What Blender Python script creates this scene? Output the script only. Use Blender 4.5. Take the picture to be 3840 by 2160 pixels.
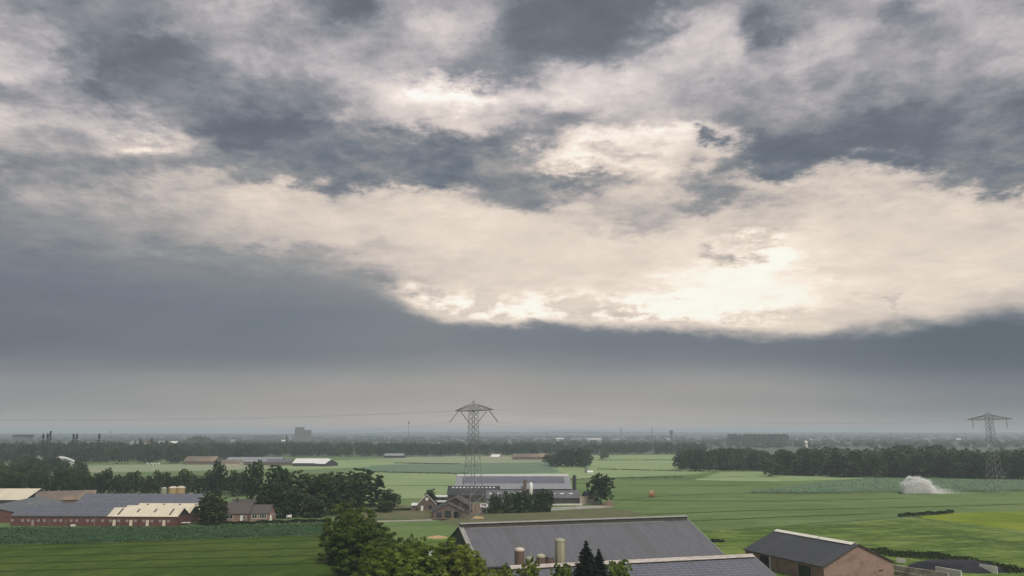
import bpy, bmesh, math, random
import numpy as np

# ------------------------------------------------------------------ scene, camera
for _o in list(bpy.data.objects):
    bpy.data.objects.remove(_o, do_unlink=True)
scene = bpy.context.scene
COL = scene.collection
R = math.radians
random.seed(7)
RNG = np.random.default_rng(7)

CAM_H = 36.0            # flying height of the camera, metres
FPX = 3000.0            # focal length in pixels of the 3840-pixel-wide photograph
PITCH = math.atan(542.0 / FPX)
cam_data = bpy.data.cameras.new('camera')
cam_data.sensor_width = 36.0
cam_data.lens = 36.0 * FPX / 3840.0
cam_data.clip_start = 1.0
cam_data.clip_end = 60000.0
cam = bpy.data.objects.new('camera', cam_data)
cam.location = (0, 0, CAM_H)
cam.rotation_euler = (R(90) + PITCH, 0, 0)
COL.objects.link(cam)
scene.camera = cam

scene.render.engine = 'CYCLES'
scene.cycles.use_denoising = True
scene.cycles.max_bounces = 6
scene.cycles.diffuse_bounces = 3
scene.cycles.glossy_bounces = 2
scene.cycles.transmission_bounces = 3
scene.cycles.transparent_max_bounces = 8
scene.cycles.volume_bounces = 1
scene.cycles.caustics_reflective = False
scene.cycles.caustics_refractive = False
scene.view_settings.view_transform = 'Standard'
scene.view_settings.look = 'None'
scene.view_settings.gamma = 1.0
scene.view_settings.use_curve_mapping = False
scene.view_settings.exposure = 0.7

def ray(u, v):
    """direction of sight through a point of the survey picture (3840 x 2160)"""
    x, y = (u - 1920.0) / FPX, (1080.0 - v) / FPX
    c, s = math.cos(PITCH), math.sin(PITCH)
    return (x, c - y * s, s + y * c)

def G(u, v, z=0.0):
    """ground plan position of the thing that is seen there at height z"""
    d = ray(u, v)
    t = (z - CAM_H) / d[2]
    return (d[0] * t, d[1] * t, z)

def hgt(v, Y):
    """height of what is seen at picture row v at plan distance Y"""
    d = ray(1920, v)
    return CAM_H + d[2] / d[1] * Y

def xat(u, Y, v=1800):
    d = ray(u, v)
    return d[0] / d[1] * Y

def srgb(r, g, b, a=1.0):
    f = lambda c: (c / 255.0) / 12.92 if c <= 10.3 else (((c / 255.0) + 0.055) / 1.055) ** 2.4
    return (f(r), f(g), f(b), a)

# ------------------------------------------------------------------ sun
SUN_EL, SUN_AZ = R(52), R(150)       # height above horizon; azimuth clockwise from +Y
sun_data = bpy.data.lights.new('sun', 'SUN')
sun_data.energy = 1.5
sun_data.angle = R(22)
sun_data.color = (1.0, 0.95, 0.88)
sun = bpy.data.objects.new('sun', sun_data)
sun.rotation_euler = (R(90) - SUN_EL, 0, math.pi - SUN_AZ)
sun.location = (0, 0, 200)
COL.objects.link(sun)

# ------------------------------------------------------------------ world: clouded sky
world = bpy.data.worlds.new('World')
scene.world = world
world.use_nodes = True
world.cycles.sampling_method = 'MANUAL'
world.cycles.sample_map_resolution = 256

class NT:
    """small helper to write node trees"""
    def __init__(s, tree):
        s.t = tree
        tree.nodes.clear()
    def n(s, typ, ins=None, **props):
        nd = s.t.nodes.new(typ)
        for k, v in props.items():
            setattr(nd, k, v)
        if ins:
            for k, v in ins.items():
                s.put(nd.inputs[k], v)
        return nd
    def put(s, sock, v):
        if isinstance(v, bpy.types.NodeSocket):
            s.t.links.new(v, sock)
        elif isinstance(v, bpy.types.Node):
            s.t.links.new(v.outputs[0], sock)
        else:
            sock.default_value = v
    def m(s, op, a, b=0.0, c=0.0, clamp=False):
        nd = s.n('ShaderNodeMath', {0: a, 1: b, 2: c}, operation=op)
        nd.use_clamp = clamp
        return nd.outputs[0]
    def vm(s, op, a, b=(0, 0, 0), c=(0, 0, 0)):
        nd = s.n('ShaderNodeVectorMath', operation=op)
        s.put(nd.inputs[0], a); s.put(nd.inputs[1], b)
        if op == 'MULTIPLY_ADD':
            s.put(nd.inputs[2], c)
        return nd.outputs[0]
    def sep(s, v):
        nd = s.n('ShaderNodeSeparateXYZ', {0: v})
        return nd.outputs[0], nd.outputs[1], nd.outputs[2]
    def comb(s, x, y, z=0.0):
        return s.n('ShaderNodeCombineXYZ', {0: x, 1: y, 2: z}).outputs[0]
    def noise(s, vec, scale, detail=5, rough=0.55, lac=2.0, dist=0.0, col=False, dim='3D'):
        nd = s.n('ShaderNodeTexNoise', noise_dimensions=dim, ins={'Vector': vec, 'Scale': scale, 'Detail': detail, 'Roughness': rough,
                                        'Lacunarity': lac, 'Distortion': dist})
        return nd.outputs['Color' if col else 'Fac']
    def rng(s, v, a, b, c=0.0, d=1.0, smooth=True):
        nd = s.n('ShaderNodeMapRange', {'Value': v, 'From Min': a, 'From Max': b, 'To Min': c, 'To Max': d},
                 interpolation_type='SMOOTHSTEP' if smooth else 'LINEAR')
        nd.clamp = True
        return nd.outputs[0]
    def ramp(s, v, stops, interp='LINEAR'):
        nd = s.n('ShaderNodeValToRGB', {0: v})
        cr = nd.color_ramp
        cr.interpolation = interp
        while len(cr.elements) > 1:
            cr.elements.remove(cr.elements[-1])
        cr.elements[0].position = stops[0][0]; cr.elements[0].color = stops[0][1]
        for p, c in stops[1:]:
            e = cr.elements.new(p); e.color = c
        return nd.outputs[0]
    def curve(s, v, pts):
        nd = s.n('ShaderNodeFloatCurve', {'Value': v})
        cm = nd.mapping
        cv = cm.curves[0]
        while len(cv.points) > 2:
            cv.points.remove(cv.points[1])
        cv.points[0].location = pts[0]
        cv.points[1].location = pts[-1]
        for p in pts[1:-1]:
            cv.points.new(*p)
        cm.update()
        return nd.outputs[0]
    def mix(s, f, a, b, blend='MIX'):
        nd = s.n('ShaderNodeMix', data_type='RGBA', blend_type=blend)
        s.put(nd.inputs[0], f); s.put(nd.inputs[6], a); s.put(nd.inputs[7], b)
        return nd.outputs[2]
SKY_F = 2012.5          # the cloud survey below was read off a 2576-pixel-wide print
def sky_angles(x, y):
    d = ray(x * 3840 / 2576, y * 3840 / 2576)
    l = math.sqrt(d[0] ** 2 + d[1] ** 2 + d[2] ** 2)
    return math.atan2(d[0], d[1]), d[2] / d[1]
def az01(a): return (a + .7) / 1.4
def eln(y):
    d = ray(1920, y * 3840 / 2576)
    return d[2] / d[1]

# brightness of the broken deck, surveyed on a grid of directions: one row per height above the horizon
DECK = [
    (-260, '62 60 62 66 68 62 60 58 56 54 58 62 66 66 68 66 64'),
    (0, '55 52 55 66 69 46 61 64 55 42 45 60 61 58 64 66 63'),
    (60, '64 53 49 63 60 57 63 72 50 44 44 76 59 70 63 66 64'),
    (120, '72 52 40 50 66 66 65 65 48 46 65 79 76 68 62 68 67'),
    (180, '80 59 46 52 60 70 71 54 54 73 76 71 71 66 60 62 66'),
    (240, '55 63 50 51 50 60 84 102 84 86 74 66 64 62 54 58 54'),
    (300, '79 74 66 52 48 58 78 84 64 58 72 68 58 54 44 50 50'),
    (350, '74 66 78 60 44 50 54 53 50 80 104 98 48 44 42 44 47'),
    (400, '60 59 61 54 50 49 50 53 62 100 98 86 46 47 45 47 48'),
    (450, '55 61 69 71 56 52 53 50 55 60 82 66 82 75 79 54 50'),
    (500, '55 59 65 73 80 79 83 82 58 64 73 61 79 78 82 84 80'),
    (550, '54 58 63 69 76 81 85 87 87 77 70 81 79 85 83 81 78'),
    (600, '52 57 60 66 73 80 84 87 87 88 88 91 93 89 86 84 82'),
    (650, '49 52 54 56 60 66 75 82 86 88 89 91 98 91 89 88 84'),
    (710, '47 49 51 52 54 56 66 80 84 88 90 98 104 94 89 88 86'),
    (760, '46 47 48 49 50 52 62 88 89 90 94 102 100 92 87 83 76'),
    (810, '46 47 48 49 50 52 60 88 85 82 84 87 88 84 82 78 70'),
]
# single puffs, dark and bright: x, y, half width, half height, brightness change, edge softness
PUFFS = [
    (1778, 356, 50, 30, -.42, 1.), (1890, 75, 100, 100, -.16, 1.), (1545, 388, 130, 30, -.20, 1.), (880, 0, 120, 60, -.14, 1.),
     (1480, 460, 170, 34, -.16, 1.), (1840, 486, 150, 66, -.12, 1.), (1812, 648, 70, 36, -.26, 1.),
    (345, 346, 60, 26, .16, 1.), (1900, 582, 160, 36, -.13, 1.), (2235, 762, 70, 10, -.10, .8), (1900, 645, 90, 110, .12, 1.), (1870, 700, 280, 130, .05, 1.), (1690, 748, 170, 46, .10, 1.), (1800, 765, 260, 40, .06, 1.),
    (2270, 45, 130, 50, -.10, 1.), (640, 330, 300, 40, -.12, 1.), (1400, 90, 260, 80, -.03, 1.), (1140, 232, 120, 40, .10, 1.),
]
W = NT(world.node_tree)
_dir = W.n('ShaderNodeTexCoord').outputs['Generated']
_dx, _dy, _dz = W.sep(_dir)
_az = W.m('ARCTAN2', _dx, _dy)
_hor = W.m('SQRT', W.m('ADD', W.m('MULTIPLY', _dx, _dx), W.m('MULTIPLY', _dy, _dy)))
_azc = W.m('MINIMUM', W.m('ABSOLUTE', _az), .75)
_el = W.m('DIVIDE', W.m('DIVIDE', _dz, W.m('MAXIMUM', _hor, .02)), W.m('COSINE', _azc))     # slope of the line of sight, levelled along the cloud fronts
# cloud-base plane seen in perspective: drives the noise so that detail flattens towards the horizon
_den = W.m('ADD', W.m('MAXIMUM', _dz, 0.0), 0.16)
_q = W.comb(W.m('DIVIDE', _dx, _den), W.m('DIVIDE', _dy, _den), 0.0)
_warp = W.noise(_q, 4.5, 7, .66, col=True, dim='2D')
_wv = W.vm('MULTIPLY_ADD', _warp, (.15, .10, 0), (-.075, -.05, 0))
_p = W.vm('ADD', W.comb(_az, _el, 0.0), _wv)
_px, _py, _ = W.sep(_p)
_mid = W.noise(_q, 3.6, 9, .66, dim='2D')
_bil = W.m('ABSOLUTE', W.m('SUBTRACT', W.noise(W.vm('ADD', _q, W.vm('SCALE', _warp)), 6.5, 5, .6, dim='2D'), .5))     # billows
_bil.node.inputs[0].links[0].from_node.inputs[0].links[0].from_node.inputs['Vector'].links[0].from_node.inputs[1].links[0].from_node.inputs['Scale'].default_value = .09
_tw = W.m('MULTIPLY_ADD', _px, 1 / 1.4, .5)
_t = W.m('MULTIPLY_ADD', _az, 1 / 1.4, .5)
V = None
for k, (y, vals) in enumerate(DECK):
    vals = [int(c) / 100 for c in vals.split()]
    row = W.curve(_tw, [(0.0, vals[0])] + [(az01(sky_angles(161 * i, y)[0]), c) for i, c in enumerate(vals)] + [(1.0, vals[-1])])
    V = row if V is None else W.n('ShaderNodeMix', {0: W.rng(_py, eln(DECK[k - 1][0]), eln(y)), 2: V, 3: row}, data_type='FLOAT').outputs[0]
_dv = W.m('SUBTRACT', V, .66)
V = W.m('ADD', W.m('MINIMUM', W.m('MULTIPLY', _dv, 1.06), W.m('MULTIPLY', _dv, .86)), .66)
_namp = W.rng(_el, eln(600), eln(440), .13, .36)
V = W.m('MULTIPLY_ADD', W.m('SUBTRACT', _mid, .5), _namp, V)
V = W.m('MULTIPLY_ADD', W.m('SUBTRACT', .085, _bil), W.m('MULTIPLY', _namp, .9), V)
for (x, y, rx, ry, amp, soft) in PUFFS:
    a, e = sky_angles(x, y)
    sx, sy = SKY_F / (1.12 * rx * math.cos(a) ** 2), SKY_F / (1.12 * ry)
    g = W.n('ShaderNodeTexGradient', {'Vector': W.vm('MULTIPLY_ADD', _p, (sx, sy, 0), (-a * sx, -e * sy, 0))}, gradient_type='SPHERICAL').outputs['Fac']
    V = W.m('MULTIPLY_ADD', W.rng(g, 0.0, soft), amp, V)

# low rain bank: its upper edge and its softness follow the azimuth
EDGE = [(-400, 700), (0, 690), (200, 690), (420, 690), (640, 680), (800, 672), (900, 700), (985, 752), (1060, 790), (1200, 816), (1400, 814),
        (1560, 824), (1700, 824), (1850, 836), (2000, 842), (2130, 834), (2300, 812), (2420, 796), (2576, 790), (2900, 785)]
SOFT = [(-400, 190), (0, 190), (420, 170), (700, 110), (860, 62), (960, 30), (1100, 20), (1400, 17), (2000, 30), (2300, 34), (2576, 34), (2900, 40)]
_edge = W.curve(_t, [(az01(sky_angles(x, y)[0]), sky_angles(x, y)[1]) for x, y in EDGE])
_soft = W.curve(_t, [(az01(sky_angles(x, 800)[0]), s / SKY_F) for x, s in SOFT])
_puff = W.noise(W.comb(_az, W.m('MULTIPLY', _el, 2.2), 0.0), 19.0, 6, .6, dim='2D')
_dpuff = W.m('SUBTRACT', _puff, .5)
_over = W.m('SUBTRACT', _el, _edge)
_d = W.m('SUBTRACT', W.m('MULTIPLY', _dpuff, .03), _over)
_low = W.rng(W.m('DIVIDE', _d, _soft), -1.0, 1.0)
_lv = W.noise(W.comb(W.m('MULTIPLY', _az, .9), W.m('MULTIPLY', _el, 5.0), 0.0), 3.0, 4, .55, dim='2D')
_lowprof = W.curve(W.m('MULTIPLY', _el, 2.0), [(0.0, .70), (2 * eln(1060), .67), (2 * eln(1020), .61), (2 * eln(960), .58),
                   (2 * eln(915), .52), (2 * eln(870), .48), (2 * eln(800), .485), (2 * eln(720), .51), (2 * eln(600), .53), (1.0, .56)])
_side = W.curve(_t, [(0.0, .45), (az01(-.55), .455), (az01(-.25), .495), (az01(.05), .51), (az01(.3), .48), (az01(.52), .40), (1.0, .40)])
LV = W.m('MULTIPLY_ADD', _lv, .09, W.m('ADD', W.m('ADD', _lowprof, _side), -.545))
# lit cumulus heads that rise out of the bank
_hz = W.m('MULTIPLY', W.rng(_over, -.004, .012), W.rng(_over, .055, .02))
_hz = W.m('MULTIPLY', _hz, W.m('MULTIPLY', W.rng(_az, -.16, -.11), W.rng(_az, .42, .22)))
V = W.m('MULTIPLY_ADD', _hz, W.m('MULTIPLY', W.m('MAXIMUM', W.m('ADD', _dpuff, .06), -.03), 1.5), V)
V = W.curve(W.m('MULTIPLY', V, .8), [(0.0, .28), (.24, .37), (.32, .42), (.36, .451), (.44, .535), (.484, .592), (.528, .66), (.576, .732), (.64, .812), (.72, .898), (.80, .98), (.88, 1.0), (1.0, 1.0)])
_fine = W.noise(W.vm('ADD', _q, (3.7, 9.1, 0)), 6.0, 8, .64, dim='2D')
V = W.m('MULTIPLY_ADD', W.m('SUBTRACT', _fine, .5), W.m('MULTIPLY', _namp, .62), V)
V = W.m('MINIMUM', W.m('MAXIMUM', V, W.m('MULTIPLY_ADD', V, .45, .44 * .55)), 1.0)
VV = W.m('MULTIPLY_ADD', _low, W.m('SUBTRACT', LV, V), V)
_cool = W.ramp(VV, [(.30, srgb(72, 78, 86)), (.40, srgb(98, 101, 109)), (.47, srgb(117, 121, 129)), (.56, srgb(143, 144, 150)), (.66, srgb(172, 168, 171)),
                    (.76, srgb(202, 193, 193)), (.86, srgb(228, 217, 212)), (.94, srgb(250, 238, 230)), (1.0, srgb(255, 252, 246))])
_warm = W.ramp(VV, [(.30, srgb(72, 79, 88)), (.40, srgb(94, 101, 111)), (.47, srgb(113, 119, 128)), (.56, srgb(144, 144, 144)), (.66, srgb(176, 168, 165)),
                    (.76, srgb(206, 194, 183)), (.86, srgb(231, 216, 201)), (.94, srgb(251, 237, 221)), (1.0, srgb(255, 253, 240))])
_warmth = W.m('MULTIPLY', W.rng(_el, .47, .31), W.rng(_az, -.75, -.25, .6, 1.0))
_cloud = W.mix(_warmth, _cool, _warm)
_sky = W.n('ShaderNodeTexSky', sky_type='NISHITA')
_sky.sun_disc = False
_sky.sun_elevation = SUN_EL
_sky.sun_rotation = SUN_AZ
_sky.air_density = 1.2
_sky.dust_density = 3.0
_scaled = W.vm('SCALE', _cloud)
_scaled.node.inputs['Scale'].default_value = 10.0 * 2 ** -scene.view_settings.exposure     # keeps the clouds at their surveyed brightness
_bg = W.n('ShaderNodeBackground', {'Color': W.mix(.03, _scaled, _sky.outputs[0]), 'Strength': .1})
W.n('ShaderNodeOutputWorld', {'Surface': _bg.outputs[0]})
# ------------------------------------------------------------------ helpers: materials
MATS = {}
def new_mat(name):
    m = bpy.data.materials.new(name)
    m.use_nodes = True
    MATS[name] = m
    return m, NT(m.node_tree)

def pmat(name, c1, c2=None, scale=1.0, stretch=(1, 1, 1), rough=.8, spec=.3, bump=0.0, bscale=None, detail=5, world=False,
         metal=0.0, vary=0.0, c3=None, s3=.1, k3=.5):
    """painted or natural surface: two tones mixed by noise, optional broad stains (c3), optional relief"""
    m, N = new_mat(name)
    c1 = tuple(c1) + (1,) if len(c1) == 3 else c1
    c2 = c2 or c1
    c2 = tuple(c2) + (1,) if len(c2) == 3 else c2
    tc = N.n('ShaderNodeNewGeometry').outputs['Position'] if world else N.n('ShaderNodeTexCoord').outputs['Object']
    vec = N.vm('MULTIPLY', tc, stretch)
    f = N.rng(N.noise(vec, scale, detail, .6), .32, .68, smooth=False)
    col = N.mix(f, c1, c2)
    if c3:
        c3 = tuple(c3) + (1,) if len(c3) == 3 else c3
        g = N.rng(N.noise(vec, s3, 4, .6), .5, .68)
        col = N.mix(N.m('MULTIPLY', g, k3), col, c3)
    if vary:
        rnd = N.n('ShaderNodeObjectInfo').outputs['Random']
        hs = N.n('ShaderNodeHueSaturation', {'Color': col, 'Value': N.m('MULTIPLY_ADD', rnd, 2 * vary, 1 - vary),
                                             'Hue': N.m('MULTIPLY_ADD', rnd, vary * .06, .5 - vary * .03)})
        col = hs.outputs[0]
    b = N.n('ShaderNodeBsdfPrincipled', {'Base Color': col, 'Roughness': rough, 'Metallic': metal})
    b.inputs['Specular IOR Level'].default_value = spec
    if bump:
        bn = N.n('ShaderNodeBump', {'Height': N.noise(vec, bscale or scale * 3, 4, .6), 'Strength': bump, 'Distance': .3})
        N.put(b.inputs['Normal'], bn.outputs[0])
    N.n('ShaderNodeOutputMaterial', {'Surface': b.outputs[0]})
    return m

def leafmat(name, dark, light, sc=.35, vary=.18, trans=.25):
    """foliage: tone varies from clump to clump and from tree to tree"""
    m, N = new_mat(name)
    pos = N.n('ShaderNodeTexCoord').outputs['Object']
    f = N.rng(N.noise(pos, sc, 4, .65), .35, .65, smooth=False)
    col = N.mix(f, tuple(dark) + (1,), tuple(light) + (1,))
    rnd = N.n('ShaderNodeObjectInfo').outputs['Random']
    col = N.n('ShaderNodeHueSaturation', {'Color': col, 'Value': N.m('MULTIPLY_ADD', rnd, 2 * vary, 1 - vary),
                                          'Hue': N.m('MULTIPLY_ADD', rnd, -.04, .52)}).outputs[0]
    d = N.n('ShaderNodeBsdfDiffuse', {'Color': col})
    t = N.n('ShaderNodeBsdfTranslucent', {'Color': col})
    mx = N.n('ShaderNodeMixShader', {0: trans, 1: d.outputs[0], 2: t.outputs[0]})
    N.n('ShaderNodeOutputMaterial', {'Surface': mx.outputs[0]})
    return m

# ------------------------------------------------------------------ helpers: objects
def tag(o, label=None, cat=None, group=None, kind=None):
    if label: o['label'] = label
    if cat: o['category'] = cat
    if group: o['group'] = group
    if kind: o['kind'] = kind
    return o

def thing(name, label, cat, loc=(0, 0, 0), rz=0.0, group=None):
    o = bpy.data.objects.new(name, None)
    o.empty_display_size = .5
    o.location = loc
    o.rotation_euler = (0, 0, rz)
    COL.objects.link(o)
    return tag(o, label, cat, group)

def link(name, me, mats=None, parent=None, loc=None, rot=None, scale=None):
    if mats is not None:
        me.materials.clear()
        for m in (mats if isinstance(mats, (list, tuple)) else [mats]):
            me.materials.append(m)
    o = bpy.data.objects.new(name, me)
    if parent: o.parent = parent
    if loc: o.location = loc
    if rot: o.rotation_euler = rot
    if scale: o.scale = scale
    COL.objects.link(o)
    return o

def np_mesh(name, verts, faces, smooth=False, mat_idx=None):
    """fast mesh from arrays; faces is (n,3) or (n,4)"""
    verts = np.asarray(verts, np.float32); faces = np.asarray(faces, np.int32)
    me = bpy.data.meshes.new(name)
    k = faces.shape[1]
    me.vertices.add(len(verts)); me.vertices.foreach_set('co', verts.ravel())
    me.loops.add(faces.size); me.loops.foreach_set('vertex_index', faces.ravel())
    me.polygons.add(len(faces))
    me.polygons.foreach_set('loop_start', np.arange(0, faces.size, k, dtype=np.int32))
    me.polygons.foreach_set('loop_total', np.full(len(faces), k, np.int32))
    if smooth: me.polygons.foreach_set('use_smooth', np.ones(len(faces), bool))
    if mat_idx is not None: me.polygons.foreach_set('material_index', np.asarray(mat_idx, np.int32))
    me.update(calc_edges=True); me.validate()
    return me

class MB:
    """collects solids for one mesh"""
    def __init__(s):
        s.v, s.f, s.mi = [], [], []
    def add(s, vs, fs, mi=0):
        o = len(s.v)
        s.v += [tuple(p) for p in vs]
        s.f += [tuple(i + o for i in f) for f in fs]
        s.mi += [mi] * len(fs)
        return s
    def box(s, x0, x1, y0, y1, z0, z1, mi=0):
        return s.add([(x0, y0, z0), (x1, y0, z0), (x1, y1, z0), (x0, y1, z0), (x0, y0, z1), (x1, y0, z1), (x1, y1, z1), (x0, y1, z1)],
                     [(0, 3, 2, 1), (4, 5, 6, 7), (0, 1, 5, 4), (1, 2, 6, 5), (2, 3, 7, 6), (3, 0, 4, 7)], mi)
    def prism_x(s, prof, x0, x1, mi=0):
        """profile of (y,z) points, counter-clockwise seen from +x, pushed along x"""
        n = len(prof)
        vs = [(x0, y, z) for y, z in prof] + [(x1, y, z) for y, z in prof]
        fs = [tuple(range(n - 1, -1, -1)), tuple(range(n, 2 * n))] + [(i, (i + 1) % n, n + (i + 1) % n, n + i) for i in range(n)]
        return s.add(vs, fs, mi)
    def prism_y(s, prof, y0, y1, mi=0):
        n = len(prof)
        vs = [(x, y0, z) for x, z in prof] + [(x, y1, z) for x, z in prof]
        fs = [tuple(range(n)), tuple(range(2 * n - 1, n - 1, -1))] + [(i, n + i, n + (i + 1) % n, (i + 1) % n) for i in range(n)]
        return s.add(vs, fs, mi)
    def tube(s, a, b, r0, r1=None, seg=6, mi=0, caps=True):
        a, b = np.array(a, float), np.array(b, float)
        r1 = r0 if r1 is None else r1
        d = b - a
        d /= max(np.linalg.norm(d), 1e-6)
        u = np.cross(d, (0, 0, 1) if abs(d[2]) < .9 else (1, 0, 0)); u /= np.linalg.norm(u)
        w = np.cross(d, u)
        vs = []
        for c, r in ((a, r0), (b, r1)):
            for i in range(seg):
                t = 2 * math.pi * i / seg
                vs.append(c + r * (math.cos(t) * u + math.sin(t) * w))
        fs = [(i, (i + 1) % seg, seg + (i + 1) % seg, seg + i) for i in range(seg)]
        if caps: fs += [tuple(range(seg - 1, -1, -1)), tuple(range(seg, 2 * seg))]
        return s.add(vs, fs, mi)
    def lathe(s, prof, seg=16, c=(0, 0), mi=0):
        """profile of (r,z) from bottom to top round the vertical through c"""
        n = len(prof)
        vs = [(c[0] + r * math.cos(2 * math.pi * i / seg), c[1] + r * math.sin(2 * math.pi * i / seg), z) for i in range(seg) for r, z in prof]
        fs = [(i * n + j, ((i + 1) % seg) * n + j, ((i + 1) % seg) * n + j + 1, i * n + j + 1) for i in range(seg) for j in range(n - 1)]
        return s.add(vs, fs, mi)
    def mesh(s, name, smooth=False):
        me = bpy.data.meshes.new(name)
        me.from_pydata(s.v, [], s.f)
        me.polygons.foreach_set('material_index', np.array(s.mi, np.int32))
        if smooth: me.polygons.foreach_set('use_smooth', np.ones(len(s.f), bool))
        me.update()
        return me
    def build(s, name, mats, parent=None, smooth=False, **kw):
        return link(name, s.mesh(name, smooth), mats, parent, **kw)

def boxpart(name, parent, m, x0, x1, y0, y1, z0, z1):
    return MB().box(x0, x1, y0, y1, z0, z1).build(name, m, parent)
# ------------------------------------------------------------------ materials
def fieldmat(name, a, b, c, row_ang=0.0, row_len=60.0, patch=.012, rowk=.5, fine=.35):
    """grass or crop seen from the air: broad patches, mowing streaks along one direction, fine mottling"""
    m, N = new_mat(name)
    pos = N.n('ShaderNodeNewGeometry').outputs['Position']
    rot = N.n('ShaderNodeVectorRotate', {'Vector': pos, 'Angle': -row_ang}, rotation_type='Z_AXIS').outputs[0]
    streak = N.noise(N.vm('MULTIPLY', rot, (1 / row_len, .34, 0)), 1.0, 4, .6, dim='2D')
    broad = N.noise(pos, patch, 4, .6, dim='2D')
    fn = N.noise(pos, fine, 5, .7, dim='2D')
    f = N.m('ADD', N.m('MULTIPLY', broad, 1.0), N.m('MULTIPLY', N.m('SUBTRACT', streak, .5), rowk))
    md = N.noise(N.vm('MULTIPLY', rot, (.35, 1.0, 0)), .09, 5, .65, dim='2D')
    f = N.m('ADD', f, N.m('MULTIPLY', N.m('SUBTRACT', fn, .5), .8))
    f = N.m('ADD', f, N.m('MULTIPLY', N.m('SUBTRACT', md, .5), .85))
    col = N.ramp(f, [(.28, tuple(a) + (1,)), (.5, tuple(b) + (1,)), (.74, tuple(c) + (1,))])
    b_ = N.n('ShaderNodeBsdfPrincipled', {'Base Color': col, 'Roughness': .95})
    b_.inputs['Specular IOR Level'].default_value = .1
    bn = N.n('ShaderNodeBump', {'Height': fn, 'Strength': .5, 'Distance': .6})
    N.put(b_.inputs['Normal'], bn.outputs[0])
    N.n('ShaderNodeOutputMaterial', {'Surface': b_.outputs[0]})
    return m
K = .82
def g3(r, g, b): return (r * K, g * K, b * K)
fieldmat('ground_green', g3(0.132, 0.208, 0.083), g3(0.165, 0.243, 0.099), g3(0.198, 0.277, 0.110), R(5))
fieldmat('grass_front', g3(0.052, 0.093, 0.012), g3(0.072, 0.123, 0.017), g3(0.103, 0.150, 0.026), R(78), 40, .02, .6)
fieldmat('grass_main', g3(0.124, 0.194, 0.062), g3(0.153, 0.235, 0.081), g3(0.194, 0.270, 0.095), R(4), 80, .010, .6)
fieldmat('grass_light', g3(0.258, 0.358, 0.168), g3(0.302, 0.404, 0.190), g3(0.347, 0.438, 0.213), R(8), 120, .012, .5)
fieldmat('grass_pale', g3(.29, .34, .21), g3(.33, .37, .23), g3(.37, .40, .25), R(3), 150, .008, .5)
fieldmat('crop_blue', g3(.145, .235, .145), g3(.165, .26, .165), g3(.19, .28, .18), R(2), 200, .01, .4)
fieldmat('grass_yellow', g3(0.069, 0.125, 0.021), g3(0.131, 0.206, 0.040), g3(0.218, 0.293, 0.070), R(16), 26, .03, .95)
fieldmat('grass_lime', g3(0.164, 0.239, 0.017), g3(0.215, 0.285, 0.025), g3(0.273, 0.332, 0.038), R(-20), 50, .03, .5)
fieldmat('lawn_dry', g3(.13, .15, .075), g3(.16, .17, .085), g3(.19, .185, .10), 0, 30, .05, .4)
fieldmat('far_land', g3(.10, .13, .09), g3(.13, .16, .11), g3(.16, .18, .13), R(2), 400, .003, .6, .02)
pmat('concrete', (.42, .39, .35), (.30, .28, .25), .35, rough=.9, world=True, c3=(.18, .17, .14), s3=.12, k3=.6)
pmat('concrete_wall', (.40, .36, .31), (.26, .23, .19), .8, rough=.9, c3=(.14, .11, .08), s3=.35, k3=.7)
pmat('concrete_white', (.68, .66, .62), (.52, .50, .46), .7, rough=.85)
pmat('sand', (.52, .36, .19), (.42, .29, .15), .6, rough=.95)
pmat('earth', (.20, .14, .09), (.14, .10, .07), .5, rough=.95)
pmat('straw', (.50, .42, .24), (.38, .30, .16), 1.2, rough=.95)
pmat('brick_red', (.165, .072, .060), (.115, .052, .045), .9, stretch=(1, 1, 3), rough=.85, c3=(.055, .03, .025), s3=.25, k3=.6)
pmat('brick_brown', (.17, .125, .105), (.12, .09, .078), 1.2, stretch=(1, 1, 2.5), rough=.85, c3=(.10, .07, .05), s3=.2, k3=.5)
pmat('brick_pink', (.34, .23, .195), (.25, .165, .14), .55, stretch=(1, 1, 2), rough=.85, c3=(.13, .085, .065), s3=.25, k3=.45)
pmat('brick_dark', (.085, .07, .065), (.055, .048, .046), 1.2, rough=.85)
pmat('wall_beige', (.52, .46, .39), (.44, .39, .33), .8, rough=.9)
pmat('roof_grey', (.150, .152, .165), (.100, .102, .112), 1.3, stretch=(1.6, .12, .12), rough=.62, c3=(.105, .105, .108), s3=.07, k3=.4, bump=.05)
pmat('roof_edge_light', (.33, .33, .31), (.26, .26, .24), .6, rough=.7)
pmat('roof_slate', (.062, .066, .074), (.05, .053, .06), 1.5, stretch=(1.5, .2, .2), rough=.6, c3=(.085, .088, .09), s3=.12, k3=.5)
pmat('roof_bluegrey', (.13, .145, .15), (.10, .115, .12), .8, stretch=(.3, 2, 1), rough=.6, c3=(.19, .19, .18), s3=.1, k3=.5)
pmat('roof_cream', (.70, .635, .49), (.60, .54, .41), .8, stretch=(1.6, .15, .15), rough=.6, c3=(.45, .40, .31), s3=.16, k3=.5)
pmat('roof_brown', (.19, .155, .125), (.135, .11, .09), .6, stretch=(1, .3, .3), rough=.85, c3=(.36, .26, .17), s3=.1, k3=.6)
pmat('roof_tile', (.105, .092, .085), (.075, .067, .064), 1.4, stretch=(.7, 2, 2), rough=.8, vary=.1)
pmat('roof_light', (.27, .28, .295), (.22, .23, .245), .7, stretch=(1.5, .2, .2), rough=.6)
pmat('roof_white', (.78, .78, .76), (.68, .68, .66), .4, rough=.55)
pmat('ridge_moss', (.055, .058, .045), (.095, .098, .075), 1.0, stretch=(.6, 2, 2), rough=.9)
pmat('ridge_pale', (.62, .57, .52), (.33, .29, .26), 1.1, stretch=(.5, 2, 2), rough=.8, c3=(.24, .20, .17), s3=.12, k3=.5)
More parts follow.
